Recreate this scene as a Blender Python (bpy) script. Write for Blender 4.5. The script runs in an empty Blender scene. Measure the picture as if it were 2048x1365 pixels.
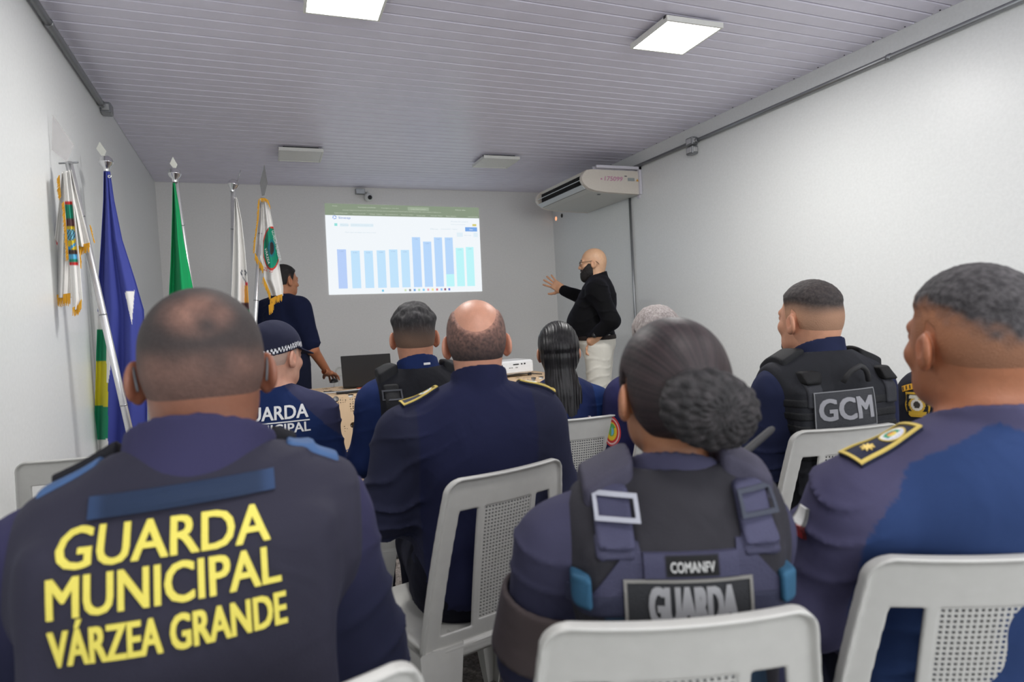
import bpy, math, numpy as np, time
from mathutils import Matrix, Vector
T0 = time.time()
C = bpy.context.scene
COL = C.collection
F4 = np.float32
# ------------------------------------------------------------------ camera, world, lights, exposure
FPX, YAW, PITCH, ROLL = 1260.0, 0.390446, -0.035244, -0.054824
CAMP = np.array([0.790855, 0.0, 1.23])
W, D, H = 4.38, 7.15, 2.78          # room: x 0..W, back wall at y = D, ceiling height H
YB = -2.6                           # rear wall
def _rot():
    cy, sy, cp, sp = math.cos(YAW), math.sin(YAW), math.cos(PITCH), math.sin(PITCH)
    f = np.array([sy*cp, cy*cp, sp]); r = np.array([cy, -sy, 0]); u = np.cross(r, f)
    c, s = math.cos(ROLL), math.sin(ROLL)
    return r*c+u*s, u*c-r*s, f
CR, CU, CF = _rot()
def at(px, py, depth):
    """a real point at a measured distance along the lens axis, seen at pixel (px, py)"""
    return CAMP + (CF + CR*(px-1024)/FPX - CU*(py-682.5)/FPX)*depth
cam = bpy.data.cameras.new('camera'); co = bpy.data.objects.new('camera', cam); COL.objects.link(co)
M = Matrix.Identity(4)
for i in range(3):
    M[i][0], M[i][1], M[i][2], M[i][3] = CR[i], CU[i], -CF[i], CAMP[i]
co.matrix_world = M
cam.sensor_width = 36; cam.lens = FPX*36/2048; cam.clip_start = .05
cam.dof.use_dof = True; cam.dof.focus_distance = 3.1; cam.dof.aperture_fstop = 3.6
C.camera = co
C.view_settings.view_transform = 'Standard'; C.view_settings.look = 'None'
C.view_settings.gamma = 1; C.view_settings.use_curve_mapping = False
C.view_settings.exposure = 0.40
wd = bpy.data.worlds.new('world'); C.world = wd; wd.use_nodes = True
wd.node_tree.nodes['Background'].inputs[0].default_value = (.8, .85, .95, 1)
wd.node_tree.nodes['Background'].inputs[1].default_value = .3
LAMP = 22.0
# lit lamps of the room behind the photographer (ceiling panels) : soft area lights with the panels' size
def area(loc, size, power, col=(1, .985, .96), rot=(0, 0, 0)):
    l = bpy.data.lights.new('room_light', 'AREA'); l.shape = 'SQUARE'; l.size = size; l.energy = power; l.color = col
    o = bpy.data.objects.new('room_light', l); COL.objects.link(o); o.location = loc; o.rotation_euler = rot
    return o
LIT = [(1.29, 2.98), (3.07, 2.91), (1.29, .2), (3.07, .2), (1.29, -1.6), (3.07, -1.6)]
UNLIT = [(1.28, 5.77), (3.07, 5.70)]
for (x, y) in LIT:
    area((x, y, H-.06), .34, 19 if y > 1 else 11)
# fill lights added behind the photographer to brighten the back wall and people's backs
for wx in (1.2, 3.2): area((wx, YB+.06, 1.65), 1.5, 25, (.93, .97, 1.), (math.radians(90), 0, 0))

# ------------------------------------------------------------------ materials
MATS = {}
def mat(name, col=(.8, .8, .8), rough=.6, metal=0., vcol=False, bump=0., bscale=60., detail=3., sheen=0., emit=None, estr=1., alpha=1., coat=0., spec=.5, wave=None, sss=0.):
    if name in MATS: return MATS[name]
    m = bpy.data.materials.new(name); m.use_nodes = True; MATS[name] = m
    nt = m.node_tree; n = nt.nodes; b = n['Principled BSDF']
    b.inputs['Roughness'].default_value = rough; b.inputs['Metallic'].default_value = metal
    b.inputs['Specular IOR Level'].default_value = spec
    b.inputs['Alpha'].default_value = alpha
    if coat: b.inputs['Coat Weight'].default_value = coat
    if sheen:
        b.inputs['Sheen Weight'].default_value = sheen; b.inputs['Sheen Roughness'].default_value = .5
        b.inputs['Sheen Tint'].default_value = (.35, .36, .55, 1)
    if sss:
        b.inputs['Subsurface Weight'].default_value = sss; b.inputs['Subsurface Scale'].default_value = .01
        b.inputs['Subsurface Radius'].default_value = (1, .35, .2)
    tc = n.new('ShaderNodeTexCoord')
    if vcol:
        a = n.new('ShaderNodeVertexColor'); a.layer_name = 'Col'; src = a.outputs['Color']
    else:
        rgb = n.new('ShaderNodeRGB'); rgb.outputs[0].default_value = (*col, 1); src = rgb.outputs[0]
    nz = n.new('ShaderNodeTexNoise'); nz.inputs['Scale'].default_value = bscale; nz.inputs['Detail'].default_value = detail
    nt.links.new(tc.outputs['Object'], nz.inputs['Vector'])
    mr = n.new('ShaderNodeMapRange'); mr.inputs['To Min'].default_value = .93; mr.inputs['To Max'].default_value = 1.06
    nt.links.new(nz.outputs['Fac'], mr.inputs['Value'])
    mx = n.new('ShaderNodeVectorMath'); mx.operation = 'SCALE'
    nt.links.new(src, mx.inputs[0]); nt.links.new(mr.outputs[0], mx.inputs['Scale'])
    nt.links.new(mx.outputs[0], b.inputs['Base Color'])
    if bump:
        bp = n.new('ShaderNodeBump'); bp.inputs['Strength'].default_value = bump; bp.inputs['Distance'].default_value = .004
        nt.links.new(nz.outputs['Fac'], bp.inputs['Height']); nt.links.new(bp.outputs[0], b.inputs['Normal'])
        if wave:
            wv = n.new('ShaderNodeTexNoise'); wv.inputs['Scale'].default_value = wave; wv.inputs['Detail'].default_value = 2
            wv.inputs['Distortion'].default_value = 1.5
            nt.links.new(tc.outputs['Object'], wv.inputs['Vector'])
            b2 = n.new('ShaderNodeBump'); b2.inputs['Strength'].default_value = .35; b2.inputs['Distance'].default_value = .02
            nt.links.new(wv.outputs['Fac'], b2.inputs['Height']); nt.links.new(b2.outputs[0], bp.inputs['Normal'])
    if emit:
        b.inputs['Emission Color'].default_value = (*emit, 1); b.inputs['Emission Strength'].default_value = estr
    return m
def srgb(r, g, b):
    f = lambda c: (c/12.92 if c <= .04045 else ((c+.055)/1.055)**2.4)
    return np.array([f(r/255), f(g/255), f(b/255)])
SKIN = mat('skin', vcol=True, rough=.48, bump=.12, bscale=220, sss=.12)
HAIRM = mat('hair_fuzz', vcol=True, rough=.75, bump=.5, bscale=420, detail=2)
CLOTH = mat('uniform_cloth', vcol=True, rough=.85, bump=.12, bscale=500, sheen=.06, wave=6, spec=.12)
VESTM = mat('vest_fabric', vcol=True, rough=.8, bump=.2, bscale=350, sheen=.05, wave=6, spec=.2)
WEB = mat('webbing', vcol=True, rough=.7, bump=.4, bscale=450, spec=.3)
WHITEP = mat('white_plastic', (.74, .74, .725), rough=.38, bump=.05, bscale=30)
STEEL = mat('galvanised_steel', (.33, .34, .35), rough=.38, metal=.85, bump=.1, bscale=25)
CHROME = mat('polished_metal', (.75, .75, .76), rough=.2, metal=1.)
BLACKP = mat('black_plastic', (.012, .012, .013), rough=.4)

# ------------------------------------------------------------------ scene helpers
def tag(o, label=None, cat=None, group=None, kind=None):
    if label: o['label'] = label
    if cat: o['category'] = cat
    if group: o['group'] = group
    if kind: o['kind'] = kind
    return o
def link(name, me, parent=None, material=None, loc=None, rot=None):
    o = bpy.data.objects.new(name, me); COL.objects.link(o)
    if parent is not None: o.parent = parent
    if material is not None and me is not None:
        me.materials.clear(); me.materials.append(material)
    if loc is not None: o.location = loc
    if rot is not None: o.rotation_euler = rot
    return o
def empty(name, loc=(0, 0, 0), rz=0., parent=None):
    o = bpy.data.objects.new(name, None); COL.objects.link(o); o.location = loc; o.rotation_euler = (0, 0, rz)
    o.empty_display_size = .05
    if parent is not None: o.parent = parent
    return o
def mk(name, V, F, parent=None, material=None, smooth=False, col=None, **k):
    me = bpy.data.meshes.new(name); V = np.asarray(V, F4)
    if isinstance(F, np.ndarray):
        n = len(F); c = F.shape[1]
        me.vertices.add(len(V)); me.vertices.foreach_set('co', V.ravel())
        me.loops.add(n*c); me.loops.foreach_set('vertex_index', F.astype(np.int32).ravel())
        me.polygons.add(n); me.polygons.foreach_set('loop_start', np.arange(0, n*c, c, dtype=np.int32))
        me.update(calc_edges=True)
    else:
        me.from_pydata([tuple(map(float, v)) for v in V], [], [tuple(map(int, f)) for f in F])
    if smooth: me.polygons.foreach_set('use_smooth', np.ones(len(me.polygons), bool))
    if col is not None: paint(me, col)
    return link(name, me, parent, material, **k)
def paint(me, col):
    a = me.color_attributes.new('Col', 'FLOAT_COLOR', 'POINT')
    c = np.ones((len(me.vertices), 4), F4); c[:, :3] = col; a.data.foreach_set('color', c.ravel())
class MB:
    """collects simple solids into one mesh"""
    def __init__(s): s.v = []; s.f = []; s.c = []; s.cc = (1, 1, 1)
    def add(s, V, F):
        n = len(s.v); s.v += [tuple(map(float, v)) for v in V]; s.f += [tuple(i+n for i in f) for f in F]; s.c += [tuple(s.cc)]*len(V)
    def box(s, lo, hi, bev=0.):
        x0, y0, z0 = lo; x1, y1, z1 = hi
        if bev <= 0:
            V = [(x, y, z) for z in (z0, z1) for (x, y) in ((x0, y0), (x1, y0), (x1, y1), (x0, y1))]
            s.add(V, [(3, 2, 1, 0), (4, 5, 6, 7), (0, 1, 5, 4), (1, 2, 6, 5), (2, 3, 7, 6), (3, 0, 4, 7)])
        else:
            b = bev; V = []
            for z, i in ((z0, b), (z0+b, 0), (z1-b, 0), (z1, b)):
                for (x, y) in ((x0, y0), (x1, y0), (x1, y1), (x0, y1)):
                    sx = 1 if x == x0 else -1; sy = 1 if y == y0 else -1
                    V += [(x+sx*(i+b), y+sy*i, z), (x+sx*i, y+sy*(i+b), z)]
            # order the ring properly
            R = []
            for k in range(4):
                r = V[k*8:(k+1)*8]; R += [r[1], r[0], r[2], r[3], r[5], r[4], r[6], r[7]]
            F = [tuple(range(7, -1, -1)), tuple(range(24, 32))]
            for k in range(3):
                for j in range(8): F.append((k*8+j, k*8+(j+1) % 8, k*8+8+(j+1) % 8, k*8+8+j))
            s.add(R, F)
    def tube(s, pts, r, n=12, cap=True):
        pts = [Vector(p) for p in pts]; R = []
        rs = r if isinstance(r, (list, tuple)) else [r]*len(pts)
        up = None
        for i, p in enumerate(pts):
            t = (pts[min(i+1, len(pts)-1)]-pts[max(i-1, 0)]).normalized()
            if up is None:
                up = Vector((0, 0, 1)) if abs(t.z) < .9 else Vector((1, 0, 0))
            a = t.cross(up).normalized(); b = a.cross(t).normalized(); up = b
            for j in range(n):
                w = 2*math.pi*j/n; R.append(p+(a*math.cos(w)+b*math.sin(w))*rs[i])
        F = [(i*n+j, i*n+(j+1) % n, (i+1)*n+(j+1) % n, (i+1)*n+j) for i in range(len(pts)-1) for j in range(n)]
        if cap: F += [tuple(range(n-1, -1, -1)), tuple((len(pts)-1)*n+j for j in range(n))]
        s.add(R, F)
    def lathe(s, prof, c=(0, 0, 0), n=24):
        V = [(c[0]+r*math.cos(2*math.pi*j/n), c[1]+r*math.sin(2*math.pi*j/n), c[2]+z) for (r, z) in prof for j in range(n)]
        F = [(i*n+j, i*n+(j+1) % n, (i+1)*n+(j+1) % n, (i+1)*n+j) for i in range(len(prof)-1) for j in range(n)]
        s.add(V, F)
    def poly(s, P, thick, N):
        """polygon P (3-D points) extruded by N*thick"""
        N = Vector(N).normalized(); n = len(P); P = [Vector(p) for p in P]
        V = P+[p+N*thick for p in P]
        s.add(V, [tuple(range(n-1, -1, -1)), tuple(range(n, 2*n))]+[(i, (i+1) % n, n+(i+1) % n, n+i) for i in range(n)])
    def build(s, name, material, parent=None, smooth=False, vcol=False, **k):
        o = mk(name, s.v, s.f, parent, material, smooth, np.array(s.c) if vcol else None, **k)
        return o

# ------------------------------------------------------------------ signed distance modelling
def A(*v): return np.array(v, F4)
def ell(P, c, r, R=None):
    Q = P-A(*c)
    if R is not None: Q = Q@R
    r = A(*r); k0 = np.sqrt(((Q/r)**2).sum(1)); k1 = np.sqrt(((Q/(r*r))**2).sum(1))+1e-9
    return k0*(k0-1)/k1
def cone(P, a, b, ra, rb):
    a, b = A(*a), A(*b); ab = b-a; L2 = float(ab@ab)+1e-12
    t = np.clip(((P-a)@ab)/L2, 0, 1)
    d = P-a-t[:, None]*ab
    return np.sqrt((d*d).sum(1))-(ra+(rb-ra)*t)
def rbox(P, c, h, r=.01, R=None):
    Q = P-A(*c)
    if R is not None: Q = Q@R
    q = np.abs(Q)-(A(*h)-r)
    return np.sqrt((np.maximum(q, 0)**2).sum(1))+np.minimum(q.max(1), 0)-r
def smin(a, b, k):
    h = np.maximum(k-np.abs(a-b), 0)/k
    return np.minimum(a, b)-h*h*k*.25
def smax(a, b, k): return -smin(-a, -b, k)
def Rz(d):
    a = math.radians(d); c, s = math.cos(a), math.sin(a); return np.array([[c, -s, 0], [s, c, 0], [0, 0, 1]], F4)
def Rx(d):
    a = math.radians(d); c, s = math.cos(a), math.sin(a); return np.array([[1, 0, 0], [0, c, -s], [0, s, c]], F4)
def Ry(d):
    a = math.radians(d); c, s = math.cos(a), math.sin(a); return np.array([[c, 0, s], [0, 1, 0], [-s, 0, c]], F4)
def axis(lo, hi, h, fine=(), hf=None):
    """grid coordinates from lo to hi, step h, step hf inside the fine intervals"""
    out = [lo]; x = lo
    while x < hi:
        st = h
        for a, b in fine:
            if a-h*.5 <= x <= b: st = hf
        x += st; out.append(x)
    return np.array(out, F4)
EDG = [(0, 1), (2, 3), (4, 5), (6, 7), (0, 2), (1, 3), (4, 6), (5, 7), (0, 4), (1, 5), (2, 6), (3, 7)]
def nets(f, X, Y, Z, B=4, safe=1.5):
    nx, ny, nz = len(X), len(Y), len(Z)
    def pad(n): return (n+B-1)//B
    bx, by, bz = pad(nx), pad(ny), pad(nz)
    def cent(a, b):
        lo = a[np.arange(b)*B]; hi = a[np.minimum(np.arange(b)*B+B, len(a)-1)]; return (lo+hi)/2, (hi-lo)/2
    (cx, hx), (cy, hy), (cz, hz) = cent(X, bx), cent(Y, by), cent(Z, bz)
    g = np.stack(np.meshgrid(cx, cy, cz, indexing='ij'), -1).reshape(-1, 3).astype(F4)
    hh = np.sqrt(hx[:, None, None]**2+hy[None, :, None]**2+hz[None, None, :]**2)
    fc = np.concatenate([f(q) for q in np.array_split(g, max(1, len(g)//200000))]).reshape(bx, by, bz)
    act = np.abs(fc) < hh*safe+.012
    up = lambda a: a.repeat(B, 0).repeat(B, 1).repeat(B, 2)[:nx, :ny, :nz]
    F = up(fc.astype(F4)); am = up(act)
    ii = np.argwhere(am)
    P = np.stack([X[ii[:, 0]], Y[ii[:, 1]], Z[ii[:, 2]]], -1)
    if len(P): F[ii[:, 0], ii[:, 1], ii[:, 2]] = np.concatenate([f(q) for q in np.array_split(P, max(1, len(P)//200000))])
    S = F < 0
    k = S[:-1, :-1, :-1].astype(np.int8)
    tot = np.zeros(k.shape, np.int8)
    for a in (0, 1):
        for b in (0, 1):
            for c in (0, 1): tot += S[a:nx-1+a, b:ny-1+b, c:nz-1+c]
    ac = np.argwhere((tot > 0) & (tot < 8)); n = len(ac)
    idx = np.full(k.shape, -1, np.int32); idx[ac[:, 0], ac[:, 1], ac[:, 2]] = np.arange(n)
    cv = []; cp = []
    for q in range(8):
        a, b, c = ac[:, 0]+(q >> 2 & 1), ac[:, 1]+(q >> 1 & 1), ac[:, 2]+(q & 1)
        cv.append(F[a, b, c]); cp.append(np.stack([X[a], Y[b], Z[c]], -1))
    acc = np.zeros((n, 3), F4); cnt = np.zeros(n, F4)
    for a, b in EDG:
        m = (cv[a] < 0) != (cv[b] < 0); t = cv[a]/(cv[a]-cv[b]+1e-12)
        acc += np.where(m[:, None], cp[a]+(cp[b]-cp[a])*np.clip(t, 0, 1)[:, None], 0); cnt += m
    V = acc/cnt[:, None]
    qs = []
    for ax in range(3):
        sl0 = [slice(None)]*3; sl1 = [slice(None)]*3; sl0[ax] = slice(0, -1); sl1[ax] = slice(1, None)
        ch = np.argwhere(S[tuple(sl0)] != S[tuple(sl1)])
        o1, o2 = [(1, 2), (2, 0), (0, 1)][ax]
        dims = k.shape
        ok = (ch[:, o1] > 0) & (ch[:, o2] > 0) & (ch[:, o1] < dims[o1]) & (ch[:, o2] < dims[o2]); ch = ch[ok]
        if not len(ch): continue
        ins = S[ch[:, 0], ch[:, 1], ch[:, 2]]
        def cell(d1, d2):
            q = ch.copy(); q[:, o1] += d1; q[:, o2] += d2; return idx[q[:, 0], q[:, 1], q[:, 2]]
        Q = np.stack([cell(-1, -1), cell(0, -1), cell(0, 0), cell(-1, 0)], -1)
        Q[~ins] = Q[~ins][:, ::-1]
        qs.append(Q)
    Fq = np.concatenate(qs)
    Fq = Fq[(Fq >= 0).all(1)]
    # one step onto the surface
    e = 1e-3
    f0 = f(V); G = np.stack([f(V+A(e, 0, 0))-f0, f(V+A(0, e, 0))-f0, f(V+A(0, 0, e))-f0], -1)/e
    g2 = (G*G).sum(1)+1e-6
    st = G*(f0/g2)[:, None]; L = np.sqrt((st*st).sum(1)); mx = .004
    st *= np.minimum(1, mx/(L+1e-9))[:, None]
    return V-st, Fq
def solid(name, f, box, h, parent, material, colf=None, fine=None, hf=None, xf=None, label=None, extra=None):
    (x0, y0, z0), (x1, y1, z1) = box
    fx = [(b[0][0], b[1][0]) for b in fine] if fine else (); fy = [(b[0][1], b[1][1]) for b in fine] if fine else ()
    fz = [(b[0][2], b[1][2]) for b in fine] if fine else ()
    V, Fq = nets(f, axis(x0, x1, h, fx, hf), axis(y0, y1, h, fy, hf), axis(z0, z1, h, fz, hf))
    c = colf(V) if colf is not None else None
    if extra is not None:
        for (V2, F2, c2) in extra:
            Fq = np.concatenate([Fq, F2+len(V)]); V = np.concatenate([V, V2])
            if c is not None: c = np.concatenate([c, np.broadcast_to(c2, (len(V2), 3))])
    if xf is not None: V = xf(V)
    o = mk(name, V, Fq, parent, material, True, c)
    if label: o['label'] = label
    return o
def vn(P, s, seed=0.):
    """cheap smooth pseudo-noise in -1..1"""
    x, y, z = P[:, 0]*s, P[:, 1]*s, P[:, 2]*s
    return (np.sin(x*1.7+2.1*np.sin(y*1.3+seed)+seed)+np.sin(y*1.9+1.7*np.sin(z*1.1-seed)+2.3*seed)+np.sin(z*2.1+1.9*np.sin(x*1.5+seed*.7)))/3
def hash1(P, s, seed=0.):
    q = np.floor(P*s).astype(np.int64); h = (q[:, 0]*73856093 ^ q[:, 1]*19349663 ^ q[:, 2]*83492791)+int(seed*1000)
    return ((h*2654435761) % 1000003)/1000003.
def ss(x, a, b):
    t = np.clip((x-a)/(b-a), 0, 1); return t*t*(3-2*t)
# ------------------------------------------------------------------ people
class O:
    def __init__(s, **k): s.__dict__.update(k)
def head_core(Q, o):
    """skull, face and jaw in head space: faces +Y, z up, crown at z = .118"""
    hw = o.headw
    P = Q*A(1/hw, 1, 1)
    d = ell(P, (0, -.012, .028), (.0765, .098, .090))
    d = smin(d, ell(P, (0, -.045, -.012), (.066, .060, .068)), .03)
    d = smin(d, ell(P, (0, .028, -.035), (.062, .066, .088)), .03)
    d = smin(d, ell(P, (0, .048, -.088), (.040+.006*o.jaw, .040, .030)), .035)
    d = smin(d, rbox(P, (0, .0, -.066), (.052+.006*o.jaw, .040, .028), .022), .03)
    ax = np.abs(P[:, 0:1]); M_ = np.concatenate([ax, P[:, 1:]], 1)
    d = smin(d, cone(M_, (.012, .086, .022), (.040, .078, .020), .010, .008), .02)      # brow
    d = smax(d, -ell(M_, (.030, .101, .004), (.017, .016, .012)), .014)                 # eye socket
    d = smin(d, ell(M_, (.030, .083, .003), (.0125, .0125, .0125)), .003)               # eye
    d = smin(d, ell(M_, (.040, .062, -.028), (.022, .022, .020)), .02)                  # cheek
    d = smin(d, cone(P, (0, .090, .012), (0, .109, -.030), .008, .012), .014)           # nose
    d = smin(d, ell(M_, (.011, .099, -.034), (.009, .010, .008)), .008)
    d = smin(d, ell(P, (0, .093, -.060), (.022, .010, .0065)), .007)                    # lips
    d = smin(d, ell(P, (0, .091, -.071), (.018, .010, .007)), .006)
    return d
EARR = Rz(-24)@Ry(-8)
def ears(Q, o):
    M_ = np.concatenate([np.abs(Q[:, 0:1])/o.headw, Q[:, 1:]], 1)
    e = o.ear
    Q = Q+A(0, 0, .009)
    c = (.084, -.012, -.012)
    R_ = Rz(23)@Rx(-12)
    d = ell(M_, c, (.0080*e, .0200*e, .0300*e), R_)
    d = smin(d, ell(M_, (.0805, -.004, -.036), (.008, .011, .012)), .008)
    d = smax(d, -ell(M_, (.0905, -.001, -.008), (.0085*e, .0120*e, .0195*e), R_), .003)
    d = smax(d, -ell(M_, (.0935, -.013, -.006), (.0042*e, .0032*e, .022*e), R_), .002)
    return smin(d, ell(M_, (.076, .003, -.014), (.010, .012, .022)), .012)
def torso(P, o):
    b, bel = o.b, o.belly
    Q = P.copy(); Q[:, 1] -= o.lean*(Q[:, 2]-.52)
    Q[:, 0] -= o.side*(Q[:, 2]-.52)
    M_ = np.concatenate([np.abs(Q[:, 0:1]), Q[:, 1:]], 1)
    d = ell(Q, (0, .01, .54), (.172*b, .135, .135))
    d = smin(d, ell(Q, (0, .02+.05*bel, .69), (.152*b+.03*bel, .112+.05*bel, .18)), .09)
    d = smin(d, ell(Q, (0, .0, .86), (.168*b, .115+.02*bel, .175)), .09)
    d = smin(d, ell(Q, (0, -.036, .90), (.130*b, .086, .145)), .06)
    sz = o.shz
    d = smin(d, cone(M_, (.05, -.012, sz+.005), (.165*b, -.012, sz-.012), .074, .066), .06)
    d = smin(d, cone(M_, (.0, -.03, sz+.055), (.13*b, -.02, sz+.012), .052, .046), .05)
    return d
def limbs(P, o, which='arms', grow=0., t=1.):
    d = None
    for (pts, rs) in (o.arms if which == 'arms' else o.legs):
        pts = list(pts); rs = list(rs)
        if t < 1 and len(pts) == 3:
            if t <= .5: pts = [pts[0], tuple(np.array(pts[0])+(np.array(pts[1])-np.array(pts[0]))*t*2)]; rs = [rs[0], rs[0]+(rs[1]-rs[0])*t*2]
            else: pts[2] = tuple(np.array(pts[1])+(np.array(pts[2])-np.array(pts[1]))*(t*2-1)); rs[2] = rs[1]+(rs[2]-rs[1])*(t*2-1)
        for i in range(len(pts)-1):
            e = cone(P, pts[i], pts[i+1], rs[i]+grow, rs[i+1]+grow)
            d = e if d is None else smin(d, e, .03)
    return d
def folds(P, o, amp=.004):
    x, y, z = P[:, 0], P[:, 1], P[:, 2]; s = o.seed
    w = vn(P, 9, s)
    a = np.sin(z*38+2.2*w+x*(14 if s % 2 > 1 else -12)+s*3)
    r = 1-np.abs(a); r = r**3
    m = ss(vn(P, 5, s+4), -.1, .8)
    return amp*(r*m*1.6+.7*vn(P, 14, s+1))
def hand(side=1, curl=25., spread=6., thumb=45., palmlen=.095, R_=None, o3=(0, 0, 0), sc=1., h=.0028, col=(.4, .2, .12)):
    """a separate five-fingered hand. wrist at origin, fingers along +Y, palm facing -Z, thumb on +X*side"""
    segs = []
    xs = [.030, .010, -.011, -.030]; L = [.040, .045, .042, .032]; L2 = [.026, .029, .027, .020]; L3 = [.020, .022, .021, .018]
    rr = [.0088, .0092, .0086, .0078]
    for i in range(4):
        a0 = math.radians(spread*(1.5-i)); x = xs[i]*side; p = np.array([x, .088 if i not in (0, 3) else .083, .0])
        ang = 0.
        pts = [p*np.array([.8, .55, 1]), p]
        for l, c in ((L[i], curl*.7), (L2[i], curl), (L3[i], curl*.7)):
            ang += math.radians(c)
            dirv = np.array([math.sin(a0)*math.cos(ang)*side, math.cos(a0)*math.cos(ang), -math.sin(ang)]); pts.append(pts[-1]+dirv*l)
        segs.append((pts, rr[i]))
    t0 = np.array([.022*side, .018, -.004]); ta = math.radians(thumb)
    t1 = t0+np.array([math.sin(ta)*side, math.cos(ta), -.25])*.042; t2 = t1+np.array([math.sin(ta*.75)*side, math.cos(ta*.75), -.2])*.032; t3 = t2+np.array([math.sin(ta*.55)*side, math.cos(ta*.55), -.15])*.024
    def f(P):
        d = rbox(P, (0, .050, 0), (.040, .044, .013), .012)
        d = smin(d, cone(P, (0, -.06, 0), (0, .02, 0), .024, .026), .02)
        d = smin(d, cone(P, t0, t1, .016, .0125), .015); d = smin(d, cone(P, t1, t2, .0115, .010), .006); d = smin(d, cone(P, t2, t3, .010, .0085), .005)
        for pts, r in segs:
            e = None
            for i in range(len(pts)-1):
                q = cone(P, pts[i], pts[i+1], r*(1.05-.06*i), r*(.99-.06*i)); e = q if e is None else smin(e, q, .003)
            d = smin(d, e, .006)
        return d
    V, Fq = nets(f, axis(-.12, .12, h), axis(-.075, .215, h), axis(-.13, .04, h))
    V = V*sc
    if R_ is not None: V = V@np.asarray(R_, F4).T
    return V+A(*o3), Fq, np.array(col)
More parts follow.
